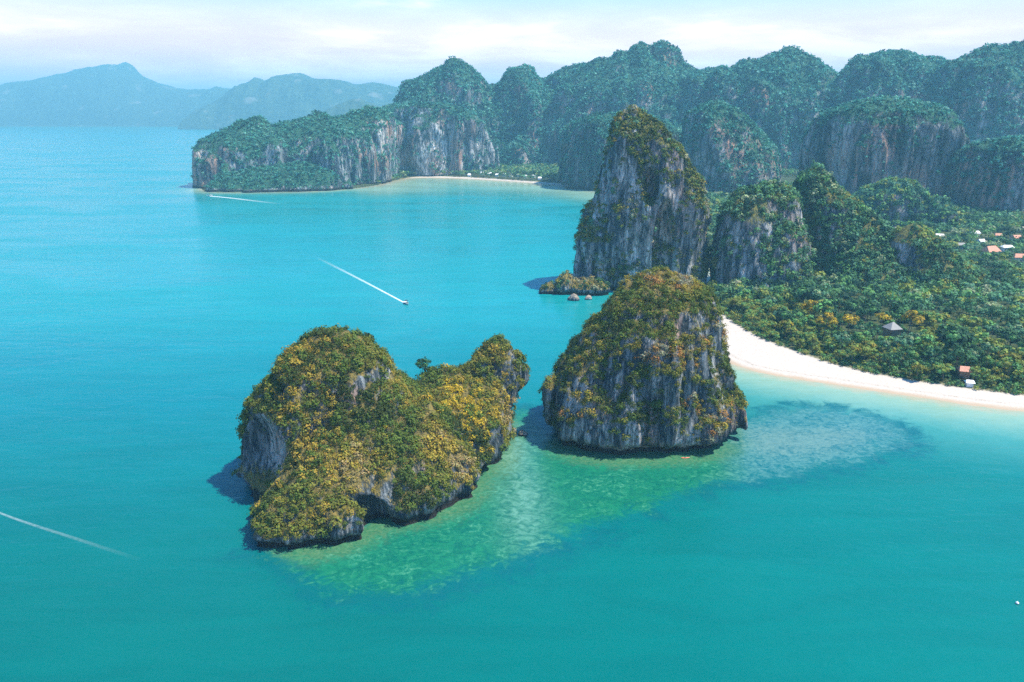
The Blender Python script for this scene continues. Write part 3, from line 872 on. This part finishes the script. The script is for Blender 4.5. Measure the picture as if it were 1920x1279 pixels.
# waves
v1 = t.scaled(pos, (0.22, 0.55, 0.0))
v2 = t.scaled(pos, (0.05, 0.12, 0.0))
h = t.math("ADD", t.math("MULTIPLY", t.noise(v1, 1.0, 4.0, 0.6, 0.4), 0.35), t.math("MULTIPLY", t.noise(v2, 1.0, 3.0, 0.5, 0.3), 1.1))
bump = t.add("ShaderNodeBump", {"Strength": 0.50, "Distance": 1.0, "Height": h})
wind = t.noise(t.scaled(pos, (0.6, 1.6, 0)), 0.006, 4.0, 0.6, 0.8)
principled(t, c, t.ss(wind, 0.35, 0.65, 0.14, 0.30), 0.22, bump.outputs[0], IOR=1.33)
M_SEA = m
sea = mesh_obj("sea", np.stack([WX, WY, WX * 0], -1).reshape(-1, 3), wq, M_SEA,
               attrs={"offshore": d_land.ravel(), "reef": reef.ravel(), "sandarm": arm.ravel(), "tongue": chan.ravel(), "rockdist": rockd.ravel()})
tag(sea, "turquoise sea of the bay with a pale reef", kind="structure")

# ---- far shore and mountains
def ridge(name, label, D, sky_px, depth, base=0.0, n=400, mat=None, rough=1.0):
    xs = np.linspace(sky_px[0][0], sky_px[-1][0], n)
    ys = np.interp(xs, [p[0] for p in sky_px], [p[1] for p in sky_px])
    pts = np.array([dp(a, b, D) for a, b in zip(xs, ys)])
    tt = np.linspace(0, 1, 26)
    X = np.repeat(pts[:, 0:1], 26, 1)
    prof = np.sin(np.clip(tt * 1.0, 0, 1) * np.pi) ** 0.8
    Yv = D + (tt[None, :] - 0.5) * depth + 0 * X
    hgt = pts[:, 2:3] - base
    nz = fbm(X / (depth * 0.12), Yv / (depth * 0.12), X * 0 + D * 0.001, 4)
    Zv = base + hgt * prof[None, :] * (1 + 0.45 * rough * nz * (1 - prof[None, :]) ** 0.5) + hgt * 0.05 * nz * rough
    i = np.arange(X.size).reshape(X.shape)
    q = np.stack([i[:-1, :-1], i[1:, :-1], i[1:, 1:], i[:-1, 1:]], -1).reshape(-1, 4)
    o = mesh_obj(name, np.stack([X, Yv, Zv], -1).reshape(-1, 3), q, mat or M_MOUNT)
    tag(o, label, kind="structure")
    return o


m, t = new_mat("mountain_forest")
pos = t.add("ShaderNodeNewGeometry").outputs["Position"]
n1 = t.noise(pos, 0.004, 6.0, 0.6)
n2 = t.noise(pos, 0.03, 5.0, 0.6)
c = t.mix(t.ss(n2, 0.35, 0.65), rgb(0.020, 0.045, 0.030), rgb(0.060, 0.090, 0.050))
c = t.mix(t.ss(n1, 0.58, 0.70), c, rgb(0.16, 0.16, 0.13))
principled(t, c, 0.95, 0.1)
M_MOUNT = m
ridge("mountains", "hazy far mountain with a notched summit", 11600, [(-260, 185), (-120, 172), (0, 160), (60, 151), (100, 143), (160, 128), (200, 125), (222, 124), (234, 120), (244, 127), (256, 140), (290, 154), (330, 165), (370, 169), (420, 166), (470, 172), (560, 185), (680, 200)], 2200)
ridge("mountains", "hazy jagged far hills left of the skyline range", 9000, [(380, 205), (430, 178), (452, 160), (470, 155), (480, 147), (492, 156), (508, 150), (525, 142), (560, 140), (585, 148), (640, 153), (690, 156), (720, 160), (800, 176), (900, 200)], 1500)
ridge("hills", "low hazy hill beyond the headland", 6500, [(560, 232), (600, 212), (630, 198), (655, 188), (680, 187), (705, 197), (760, 210), (860, 235)], 900)
fx = np.array([-24000, -11000, -8000, -5200, -3500, -2000, 2000, 24000], float)
fy = np.array([11200, 10900, 10500, 10300, 10150, 9600, 9000, 9000], float)
fv = np.concatenate([np.stack([fx, fy, fx * 0 + 0.5], 1), np.stack([fx, fy + 60, fx * 0 + 16], 1), np.stack([fx, fx * 0 + 25000, fx * 0 + 40], 1)])
fq = np.concatenate([np.stack([np.arange(7), np.arange(1, 8), np.arange(9, 16), np.arange(8, 15)], 1), np.stack([np.arange(8, 15), np.arange(9, 16), np.arange(17, 24), np.arange(16, 23)], 1)])
tag(mesh_obj("far_land", fv, fq, M_MOUNT, None, False), "low far shore under the hazy mountains", kind="structure")

# ------------------------------------------------------------------ buildings
class MB:
    def __init__(self):
        self.v, self.f = [], []

    def box(self, x0, x1, y0, y1, z0, z1):
        b = len(self.v)
        self.v += [(x0, y0, z0), (x1, y0, z0), (x1, y1, z0), (x0, y1, z0), (x0, y0, z1), (x1, y0, z1), (x1, y1, z1), (x0, y1, z1)]
        self.f += [[b + i for i in q] for q in ((3, 2, 1, 0), (4, 5, 6, 7), (0, 1, 5, 4), (1, 2, 6, 5), (2, 3, 7, 6), (3, 0, 4, 7))]
        return self

    def prism_roof(self, x0, x1, y0, y1, z0, h, hip=0.0):
        b = len(self.v)
        ym = (y0 + y1) / 2
        th = 0.25
        self.v += [(x0, y0, z0), (x1, y0, z0), (x1, y1, z0), (x0, y1, z0), (x0 + hip, ym, z0 + h), (x1 - hip, ym, z0 + h),
                   (x0, y0, z0 - th), (x1, y0, z0 - th), (x1, y1, z0 - th), (x0, y1, z0 - th)]
        self.f += [[b + i for i in q] for q in ((0, 1, 5, 4), (2, 3, 4, 5), (1, 2, 5), (3, 0, 4), (9, 8, 7, 6), (6, 7, 1, 0), (7, 8, 2, 1), (8, 9, 3, 2), (9, 6, 0, 3))]
        return self

    def build(self, name, mat, parent=None, smooth=False):
        return mesh_obj(name, self.v, self.f, mat, parent, smooth)


def house(name, label, cat, px, py, w_, d_, h_, rh, rot, wall, roof, hip=0.0, z=None, group=None, detail=True):
    z = 4.0 if z is None else z
    if cat == "house":
        w_, d_ = w_ * 0.85, d_ * 0.85
    x, y = gp(px, py, z)
    zz = float(land_z(np.array([x]), np.array([y]))[0][0]) if y < 3000 else z
    o = empty(name, (x, y, zz - 0.3), rot)
    tag(o, label, cat, group)
    wl = MB().box(-w_ / 2, w_ / 2, -d_ / 2, d_ / 2, 0, h_).build("wall", wall, o)
    e = 0.7
    MB().prism_roof(-w_ / 2 - e, w_ / 2 + e, -d_ / 2 - e, d_ / 2 + e, h_ + 0.26, rh, hip).build("roof", roof, o)
    if detail:
        nwin = max(2, int(w_ / 3.2))
        for i in range(nwin):
            xx = -w_ / 2 + (i + 0.5) * w_ / nwin
            if i == nwin // 2:
                MB().box(xx - 0.55, xx + 0.55, -d_ / 2 - 0.05, -d_ / 2 + 0.05, 0.3, 2.4).build("door", M_WOOD, o)
            else:
                MB().box(xx - 0.7, xx + 0.7, -d_ / 2 - 0.05, -d_ / 2 + 0.05, 1.1, 2.4).build("window", M_GLASS, o)
            if h_ > 5.4:
                MB().box(xx - 0.7, xx + 0.7, -d_ / 2 - 0.05, -d_ / 2 + 0.05, 4.0, 5.3).build("window", M_GLASS, o)
    HOUSES.append((x, y, max(w_, d_) / 2))
    return o


HOUSES = []
house("village_house", "large white village house among the trees at the foot of the far woods", "house", 1886, 478, 12.5, 9, 6.4, 2.2, R(-6), M_WHITE, M_WHITE, 2.0)
house("village_house", "village house with a wide terracotta roof just left of the large white house", "house", 1855, 483, 20, 12, 5.0, 5.5, R(20), M_WALL, M_REDROOF, 3.0)
house("village_house", "village house with a reddish roof at the right edge, below the large white house", "house", 1910, 494, 14, 9, 4.5, 3.5, R(-12), M_WALL, M_REDROOF, 2.0)
house("village_house", "long pale village house under the dark edge crag, highest of the village roofs", "house", 1790, 436, 22, 9, 4.5, 2.5, R(4), M_WHITE, M_WALL, 1.0)
house("village_house", "small pinkish village house beyond the large white house, near the right edge", "house", 1903, 458, 12, 9, 5.5, 3.0, R(10), M_WALL, M_REDROOF, 1.0)
house("village_house", "small white village house on the left slope beside the small wooded crag", "house", 1672, 438, 16, 8, 4.5, 2.2, R(12), M_WHITE, M_GREYROOF, 1.0)
house("beach_pavilion", "pavilion with a grey hipped roof rising from the trees behind the beach", "pavilion", 1668, 648, 7.5, 7.5, 11.5, 4.0, R(12), M_WOOD, M_GREYROOF, 3.9)
house("beach_hut", "orange roofed hut at the beach edge under the trees on the right", "hut", 1806, 706, 5.2, 4.5, 5.4, 2.4, R(-15), M_WOOD, M_REDROOF, 0.8)
house("beach_hut", "small white roofed hut at the sand edge beside the orange roofed hut", "hut", 1818, 717, 3.4, 3.0, 2.6, 1.2, R(-15), M_WHITE, M_WHITE, 0.6, None, None, False)
for px, py, ww, rf, lab in [(1760, 452, 11, M_WALL, "pale roofed village house left of the terracotta roof, nearest the small wooded crag"), (1825, 447, 12, M_WHITE, "white roofed village house between the long pale house and the pinkish house"),
                            (1838, 463, 10, M_WALL, "cream roofed village house just above the terracotta roof"), (1870, 452, 9, M_REDROOF, "small red roofed village house above the large white house"),
                            (1800, 470, 9, M_GREYROOF, "grey roofed village house in the trees left of the terracotta roof"), (1915, 440, 12, M_WALL, "pale village house at the right edge under the dark crag"),
                            (1735, 428, 10, M_WHITE, "white roofed village house above the small wooded crag")]:
    house("village_house", lab, "house", px, py, ww, ww * 0.7, 4.6, 2.4, R(float(rng.uniform(-25, 25))), M_WALL, rf, 1.0)
for k, (px, py, ww) in enumerate([(880, 329, 7), (905, 327, 9), (918, 328, 10), (932, 330, 8), (945, 330, 9), (958, 331, 8), (972, 331, 9), (985, 333, 8), (1000, 333, 9), (1012, 336, 8)]):
    house("resort_hut", "small white hut in the row under the trees of the far beach", "hut", px, py, ww, 6, 4.0, 3.0, R(rng.uniform(-15, 15)), M_WHITE, M_WHITE, 1.0, 5.0, "white huts along the far beach", False)
for px, py, ww, lab in [(278, 219, 150, "long white building on the far shore, leftmost of the far white buildings"), (326, 225, 220, "longest white building low on the far shore, left of the headland"), (430, 213, 90, "bright white building on the far land just above the headland tip")]:
    house("far_building", lab, "building", px, py, ww, 60, 28, 14, 0.0, M_WHITE, M_WHITE, 8.0, 40.0, None, False)

# ------------------------------------------------------------------ trees
def tube(mb_v, mb_f, pts, radii, n=7):
    base = len(mb_v)
    for (p, r) in zip(pts, radii):
        for a in range(n):
            th = 2 * math.pi * a / n
            mb_v.append((p[0] + r * math.cos(th), p[1] + r * math.sin(th), p[2]))
    for i in range(len(pts) - 1):
        for a in range(n):
            b = (a + 1) % n
            mb_f.append([base + i * n + a, base + i * n + b, base + (i + 1) * n + b, base + (i + 1) * n + a])


def tree_mesh(h, cr, pal, seed, blobs=13, per=52, flat=0.95):
    rs = np.random.default_rng(seed)
    v, f = [], []
    lean = rs.normal(0, 0.06, 2) * h
    th = h * 0.55
    tube(v, f, [(0, 0, -0.6), (lean[0] * 0.3, lean[1] * 0.3, th * 0.5), (lean[0], lean[1], th), (lean[0], lean[1], h * 0.8)], [0.30, 0.24, 0.18, 0.06])
    cs, rr = [], []
    for i in range(blobs):
        a = rs.uniform(0, 2 * math.pi)
        q = cr * 0.72 * math.sqrt(rs.uniform(0, 1))
        zc = h * 0.56 + (h * 0.38) * (1 - (q / cr) ** 2) * rs.uniform(0.35, 1.0) - rs.uniform(0, 0.22) * h * (q / cr)
        c_ = (lean[0] + q * math.cos(a), lean[1] + q * math.sin(a), zc)
        cs.append(c_); rr.append(cr * rs.uniform(0.24, 0.42))
        if i % 2 == 0:
            tube(v, f, [(lean[0] * 0.8, lean[1] * 0.8, th * 0.8), ((lean[0] + c_[0]) / 2, (lean[1] + c_[1]) / 2, (th + zc) / 2), c_], [0.13, 0.09, 0.03], 5)
    cs, rr = np.array(cs), np.array(rr)
    nrm = np.tile(np.array([0, 0, 1.0]), (len(cs), 1))
    names, wts = pal
    col = np.array([PAL[k] for k in rs.choice(names, len(cs), p=np.array(wts) / sum(wts))]) * rs.uniform(0.65, 1.3, (len(cs), 1))
    LV, LF, LC = leaf_quads(cs, nrm, rr, per, 0.28, col, flat, jit=0.22, up=0.10)
    return (v, f), (LV, LF, LC)


TREES = {
    "green": [tree_mesh(11 + i, 5.6 + 0.5 * i, p, 70 + i) for i, p in enumerate([
        (["jungle", "fresh"], [3, 1]), (["jungle", "teal"], [2, 2]), (["fresh", "lime"], [3, 1]), (["deep", "jungle"], [2, 2]), (["teal", "pale"], [3, 1]), (["jungle", "deep", "fresh"], [2, 1, 1])])],
    "olive": [tree_mesh(9 + i, 5.6 + 0.5 * i, p, 90 + i, flat=0.8) for i, p in enumerate([(["olive", "lime"], [1, 2]), (["olive", "gold", "lime"], [2, 1, 2]), (["lime", "fresh"], [2, 1])])],
    "yellow": [tree_mesh(13, 6.4, (["yellow", "gold"], [3, 1]), 101), tree_mesh(12, 5.6, (["gold", "yellow"], [1, 2]), 102)],
}
TPL = {}
for kind_, lst in TREES.items():
    for i, ((tv, tf), (lv, lf, lc)) in enumerate(lst):
        TPL[(kind_, i)] = (tv, tf, lv, lf, lc)
DATA = {}


def place_tree(kind_, i, x, y, z, s, rz, name, label, group=None):
    o = empty(name, (x, y, z), rz)
    o.scale = (s, s, s)
    tag(o, label, "tree", group)
    key = (kind_, i)
    if key not in DATA:
        tv, tf, lv, lf, lc = TPL[key]
        a = mesh_obj("trunk", tv, tf, M_BARK, o)
        b = mesh_obj("crown", lv, lf, M_LEAF, o, False, {"tint": lc})
        DATA[key] = (a, b)
    else:
        for src in DATA[key]:
            cc = src.copy()
            COL.objects.link(cc)
            cc.parent = o
    return o


def in_rock(x, y, z, pad):
    hit = np.zeros(x.shape, bool)
    for nm, ls in ROCKS:
        for L in ls:
            hit |= L(x, y, z) < pad
    return hit


# candidate spots on a jittered grid over the wooded flat land
sp_ = 9.4
cxs, cys = np.meshgrid(np.arange(150, 1300, sp_), np.arange(340, 2050, sp_), indexing="ij")
cxs = cxs.ravel() + rng.uniform(-3.2, 3.2, cxs.size); cys = cys.ravel() + rng.uniform(-3.2, 3.2, cys.size)
bx, by = np.meshgrid(np.arange(-300, 150, sp_), np.arange(1640, 2150, sp_), indexing="ij")
cxs = np.concatenate([cxs, bx.ravel() + rng.uniform(-3, 3, bx.size)]); cys = np.concatenate([cys, by.ravel() + rng.uniform(-3, 3, by.size)])
cz, cd, cvg = land_z(cxs, cys)
cvg = cvg + fbm(cxs / 14, cys / 14, cxs * 0 + 8, 2) * 5.0
ok = (cvg > 1.0) & (cxs / np.maximum(cys, 1) < 0.80) & ~in_rock(cxs, cys, cz + 4, 1.0)
for hx, hy, hr in HOUSES:
    if hy < 2500:
        along = hy - cys
        ok &= ~((np.abs(cxs - hx * cys / hy) < hr + 5) & (along > -hr - 3) & (along < (9.0 if 450 < hy < 700 else 1.0 if hy < 700 else 34 if hy < 1200 else 30)))
cxs, cys, cz, cvg = cxs[ok], cys[ok], cz[ok], cvg[ok]
order = np.argsort(np.hypot(cxs, cys))
cxs, cys, cz, cvg = cxs[order], cys[order], cz[order], cvg[order]
pxv = 960 + F * cxs / (cys * math.cos(PITCH) + 140 * math.sin(PITCH))
vis = (pxv < 1985) & (pxv > 1330)
near_i = np.nonzero(vis)[0][:262]
ntx, nty = cxs[near_i], cys[near_i]
yel = [gp(px, py, 14) for px, py in [(1522, 582), (1548, 606), (1592, 606), (1650, 600), (1706, 606)]]
yel_lab = ["bright yellow tree behind the beach, leftmost of the yellow trees", "small bright yellow tree just below the leftmost yellow tree", "yellow tree in the middle of the row of yellow trees behind the beach",
           "golden brown tree between the yellow trees behind the beach", "tall yellow tree farthest right of the yellow trees, with a bare pale trunk below"]
taken = np.zeros(len(cxs), bool)
for (x, y), lab in zip(yel, yel_lab):
    z = float(land_z(np.array([x]), np.array([y]))[0][0])
    place_tree("yellow", int(rng.integers(0, 2)), x, y, z + 1.5, rng.uniform(1.1, 1.3), rng.uniform(0, 6), "yellow_tree", lab, "yellow trees behind the beach")
    taken |= (np.hypot(cxs - x, cys - y) < 7) | ((np.abs(cxs - x * cys / y) < 5) & (y - cys > 0) & (y - cys < 16))
gx1, gy1 = gp(1598, 672, 5)
z = float(land_z(np.array([gx1]), np.array([gy1]))[0][0])
place_tree("olive", 1, gx1, gy1, z, 1.15, 1.0, "broadleaf_tree", "round golden olive tree standing at the edge of the sand", None)
taken |= (np.hypot(cxs - gx1, cys - gy1) < 7)
for k in near_i:
    if taken[k]:
        continue
    taken[k] = True
    edge = cvg[k] < 22
    ol = fbm(np.array([cxs[k] / 30]), np.array([cys[k] / 30]), np.array([2.5]), 2)[0] > (-0.30 if edge else 0.12)
    kd = "olive" if ol else "green"
    i = int(rng.integers(0, len(TREES[kd])))
    lab = {"olive": "olive brown leafy tree in the woods behind the white beach", "green": "green leafy tree in the woods behind the white beach"}[kd]
    s = rng.choice([rng.uniform(0.5, 0.8), rng.uniform(0.75, 1.0), rng.uniform(1.05, 1.4)], p=[0.35, 0.45, 0.20]) * (0.72 if edge and cvg[k] < 8 else 1.0)
    place_tree(kd, i, float(cxs[k]), float(cys[k]), float(cz[k]), s, rng.uniform(0, 6.28), "broadleaf_tree", lab, "%s trees behind the white beach" % kd)
# the one tree that stands up on the ridge of the humpbacked islet
rx_, ry_, rz_ = dp(799, 706, 330)
iv = ISLET1[1]
rz_ = float(iv[np.hypot(iv[:, 0] - rx_, iv[:, 1] - ry_) < 2.0][:, 2].max())
place_tree("green", 3, rx_, ry_, rz_ - 2.2, 0.66, 2.0, "broadleaf_tree", "lone round dark tree on the saddle of the humpbacked islet", None)

# the woods beyond, one mass
rest = np.nonzero(~taken & (pxv > 700) & (pxv < 2030))[0]
P = np.stack([cxs[rest], cys[rest], cz[rest] + 6.0], 1)
P[:, 2] += rng.uniform(-1.5, 3.0, len(P))
far = P[:, 1] > 1000
for sel, per, sz in ((~far, 60, 0.24), (far, 20, 0.36)):
    pass
LVs, LFs, LCs, off = [], [], [], 0
for sel, per, sz in ((~far, 60, 0.23), (far, 18, 0.38)):
    p_ = P[sel]
    up_ = np.tile(np.array([0, 0, 1.0]), (len(p_), 1))
    a, b, c3 = leaf_quads(p_, up_, rng.uniform(3.6, 6.4, len(p_)), per, sz, palette_pick(p_, ["deep", "jungle", "teal", "fresh", "lime", "pale"], [16, 34, 18, 16, 8, 8], 45.0, 3.0, 0.7), 0.8)
    LVs.append(a); LFs.append(b + off); LCs.append(c3); off += len(a)
tag(mesh_obj("forest", np.concatenate(LVs), np.concatenate(LFs), M_LEAF, None, False, {"tint": np.concatenate(LCs)}), "dense woods on the flat land around the village", kind="stuff")
# low bushes along the sand edge and under the trees
ux, uy = rng.uniform(150, 420, 16000), rng.uniform(340, 720, 16000)
uz, ud, uv = land_z(ux, uy)
k = (uv > -0.5) & (uv < 60) & (ux / uy < 0.78) & ~in_rock(ux, uy, uz + 2, 0.0)
for hx, hy, hr in HOUSES:
    k &= np.hypot(ux - hx, uy - hy) > hr + 1
up_ = np.stack([ux[k], uy[k], uz[k] + 0.4], 1)
a, b, c3 = leaf_quads(up_, np.tile(np.array([0, 0, 1.0]), (len(up_), 1)), rng.uniform(0.8, 2.2, len(up_)), 26, 0.30, palette_pick(up_, ["deep", "jungle", "fresh", "lime", "olive"], [14, 30, 24, 16, 16], 18.0, 3.0, 0.6), 0.9)
tag(mesh_obj("undergrowth", a, b, M_LEAF, None, False, {"tint": c3}), "low undergrowth along the sand edge", kind="stuff")

# ------------------------------------------------------------------ boats, buoy, kayak, wakes
def hull_mesh(L, B, H, n=14):
    v, f = [], []
    m_ = 7
    for i in range(n + 1):
        s = i / n
        wd = B / 2 * (1 - max(0, (s - 0.45) / 0.55) ** 2.2) * (0.9 + 0.1 * min(1, s * 4))
        wd = max(wd, 0.03)
        top = H * (0.85 + 0.35 * s ** 2)
        keel = -0.35 + 0.55 * max(0, (s - 0.7) / 0.3) ** 2
        for j in range(m_):
            u = j / (m_ - 1) * 2 - 1
            zz = keel + (top - keel) * abs(u) ** 1.6
            v.append((wd * (abs(u) ** 0.7) * (1 if u > 0 else -1), -L / 2 + L * s, zz))
    for i in range(n):
        for j in range(m_ - 1):
            a0 = i * m_ + j
            f.append([a0, a0 + 1, a0 + m_ + 1, a0 + m_])
    f.append([j for j in range(m_)][::-1])
    dk = len(v)
    for i in range(n + 1):                       # deck, a little below the gunwale
        x0, y0, z0 = v[i * m_]
        v.append((x0 * 0.93, y0, z0 - 0.22)); v.append((-x0 * 0.93, y0, z0 - 0.22))
    for i in range(n):
        a0 = dk + 2 * i
        f.append([a0 + 1, a0, a0 + 2, a0 + 3])
        f.append([i * m_, (i + 1) * m_, a0 + 2, a0])
        f.append([(i + 1) * m_ + m_ - 1, i * m_ + m_ - 1, a0 + 1, a0 + 3])
    return v, f


def boat_parts(o, L=9.0):
    v, f = hull_mesh(L, 2.7, 1.15)
    mesh_obj("hull", v, f, M_WHITE, o)
    mb = MB().box(-1.1, 1.1, -1.6, 1.6, 2.65, 2.8)
    mb.build("canopy", M_NAVY, o)
    ps = MB()
    for sx in (-1, 1):
        for sy in (-1, 1):
            ps.box(sx * 1.0 - 0.05, sx * 1.0 + 0.05, sy * 1.45 - 0.05, sy * 1.45 + 0.05, 0.7, 2.65)
    ps.build("canopy_frame", M_WHITE, o)
    wv = [(-0.9, 1.9, 0.9), (0.9, 1.9, 0.9), (0.75, 1.65, 1.8), (-0.75, 1.65, 1.8), (-0.9, 1.84, 0.9), (0.9, 1.84, 0.9), (0.75, 1.59, 1.8), (-0.75, 1.59, 1.8)]
    mesh_obj("windscreen", wv, [[0, 1, 2, 3], [7, 6, 5, 4], [0, 4, 5, 1], [1, 5, 6, 2], [2, 6, 7, 3], [3, 7, 4, 0]], M_GLASS, o, False)
    for sx in (-0.45, 0.45):
        MB().box(sx - 0.2, sx + 0.2, -L / 2 - 0.55, -L / 2 - 0.02, 0.2, 1.35).build("outboard_motor", M_NAVY, o)
    MB().box(-0.85, 0.85, -0.9, -0.3, 0.62, 1.05).build("bench", M_WALL, o)


def wake(px_pts, label, w0, w1, boat_end_first=True, white=0.85):
    """a strip of foam a few centimetres above the water, dense at the boat, breaking up behind"""
    pts = [np.array(gp(*p)) for p in px_pts]
    P_ = np.array(smooth_poly(pts, 3)) if len(pts) > 2 else np.array([pts[0] * (1 - s) + pts[1] * s for s in np.linspace(0, 1, 30)])
    seg = np.gradient(P_, axis=0)
    nrm = np.stack([-seg[:, 1], seg[:, 0]], 1); nrm /= np.linalg.norm(nrm, axis=1, keepdims=True)
    s = np.concatenate([[0], np.cumsum(np.linalg.norm(np.diff(P_, axis=0), axis=1))]); s /= s[-1]
    V, al, sd = [], [], []
    for i in range(len(P_)):
        wd = w0 + (w1 - w0) * s[i]
        for j in range(7):
            u = j / 6 * 2 - 1
            p = P_[i] + nrm[i] * wd * u
            V.append((p[0], p[1], 0.05 + 0.22 * max(0, 1 - abs(u)) * (1 - s[i]) ** 2)); al.append((1 - s[i]) * white); sd.append(abs(u))
    n_ = len(P_)
    i = np.arange(n_ * 7).reshape(n_, 7)
    q = np.stack([i[:-1, :-1], i[1:, :-1], i[1:, 1:], i[:-1, 1:]], -1).reshape(-1, 4)
    o = mesh_obj("wake_foam", V, q, M_FOAM, attrs={"fresh": al, "side": sd})
    tag(o, label, kind="stuff")
    return o


m, t = new_mat("foam")
pos = t.add("ShaderNodeNewGeometry").outputs["Position"]
n1 = t.noise(pos, 0.55, 5.0, 0.65)
fr = t.add("ShaderNodeAttribute", attribute_name="fresh").outputs["Fac"]
sd = t.add("ShaderNodeAttribute", attribute_name="side").outputs["Fac"]
a1 = t.math("MULTIPLY", t.math("POWER", fr, 1.3), t.ss(sd, 0.35, 1.0, 1.0, 0.0))
a2 = t.math("MULTIPLY", a1, t.ss(n1, 0.30, 0.58, 0.35, 1.0), clamp=True)
bs = t.add("ShaderNodeBsdfPrincipled", {"Base Color": rgb(0.62, 0.70, 0.72), "Roughness": 0.8})
mx = t.add("ShaderNodeMixShader", {0: a2, 1: t.add("ShaderNodeBsdfTransparent").outputs[0], 2: bs.outputs[0]})
t.l.new(mx.outputs[0], t.add("ShaderNodeOutputMaterial").inputs[0])
M_FOAM = m

bx_, by_ = gp(762, 570)
tx, ty = gp(590, 480)
ang = math.atan2(by_ - ty, bx_ - tx) - math.pi / 2
b1 = empty("speedboat", (bx_, by_, 0.25), ang)
tag(b1, "white speedboat with a dark canopy, in open water left of the tallest tower", "boat")
boat_parts(b1)
wake([(760, 569), (700, 537), (650, 511), (590, 481)], "white wake streaming behind the speedboat in mid bay", 1.1, 3.2, white=1.0)
hx_, hy_ = gp(393, 367.5)
b2 = empty("speedboat", (hx_, hy_, 0.25), math.radians(98))
b2.scale = (1.3, 1.3, 1.3)
tag(b2, "tiny white speedboat off the tip of the far headland", "boat")
for ch_ in list(b1.children):
    cc = ch_.copy(); COL.objects.link(cc); cc.parent = b2
wake([(395, 368), (430, 371), (470, 376), (530, 383)], "thin wake of the boat off the far headland", 4.0, 9.0, white=1.0)
wake([(-60, 935), (0, 963), (60, 984), (120, 1003), (190, 1026), (270, 1052)], "pale wake crossing the water at the left edge", 0.5, 1.3, white=0.42)

kx, ky = gp(1285, 859)
kv, kf = [], []
tube(kv, kf, [(0, 0, 0)] * 2, [0.01, 0.01], 8)
kv, kf = [], []
nK = 16
for i in range(nK + 1):
    s = i / nK
    r = 0.42 * max(0.0, math.sin(math.pi * s)) ** 0.6 + 0.02
    for a in range(10):
        th = 2 * math.pi * a / 10
        kv.append((-2.1 + 4.2 * s, r * math.cos(th), 0.16 + 0.20 * math.sin(th) * (r / 0.42) + 0.16 * abs(2 * s - 1) ** 3))
for i in range(nK):
    for a in range(10):
        b = (a + 1) % 10
        kf.append([i * 10 + a, i * 10 + b, (i + 1) * 10 + b, (i + 1) * 10 + a])
kay = empty("kayak", (kx, ky, 0.0), R(4))
tag(kay, "small orange kayak floating on the green shallows in front of the bell-shaped islet", "kayak")
mesh_obj("hull", kv, kf, M_ORANGE, kay)
MB().box(-0.55, 0.35, -0.22, 0.22, 0.33, 0.40).build("cockpit", M_NAVY, kay)

ux_, uy_ = gp(1907, 1132)
buoy = empty("mooring_buoy", (ux_, uy_, 0.0))
tag(buoy, "small white mooring buoy alone on the water at the lower right", "buoy")
bv, bf = [], []
prof_b = [(0.02, -0.25), (0.35, -0.15), (0.52, 0.12), (0.50, 0.38), (0.36, 0.60), (0.16, 0.72), (0.12, 0.85), (0.02, 0.87)]
tube(bv, bf, [(0, 0, z_) for _, z_ in prof_b], [r_ for r_, _ in prof_b], 16)
mesh_obj("float", bv, bf, M_WHITE, buoy)
bv, bf = [], []
tube(bv, bf, [(0, 0, 0.10), (0, 0, 0.24)], [0.545, 0.53], 16)
mesh_obj("band", bv, bf, M_NAVY, buoy)

# ------------------------------------------------------------------ haze
hz = MB().box(-25000, 25000, -500, 26500, -12.0, 920.0).build("haze", None)
m = bpy.data.materials.new("haze_air")
m.use_nodes = True
t = NT(m.node_tree)
pv = t.add("ShaderNodeVolumePrincipled", {"Color": rgb(0.25, 0.68, 0.86), "Density": 0.00012, "Anisotropy": 0.0})
t.l.new(pv.outputs[0], t.add("ShaderNodeOutputMaterial").inputs["Volume"])
hz.data.materials.append(m)
tag(hz, kind="stuff")
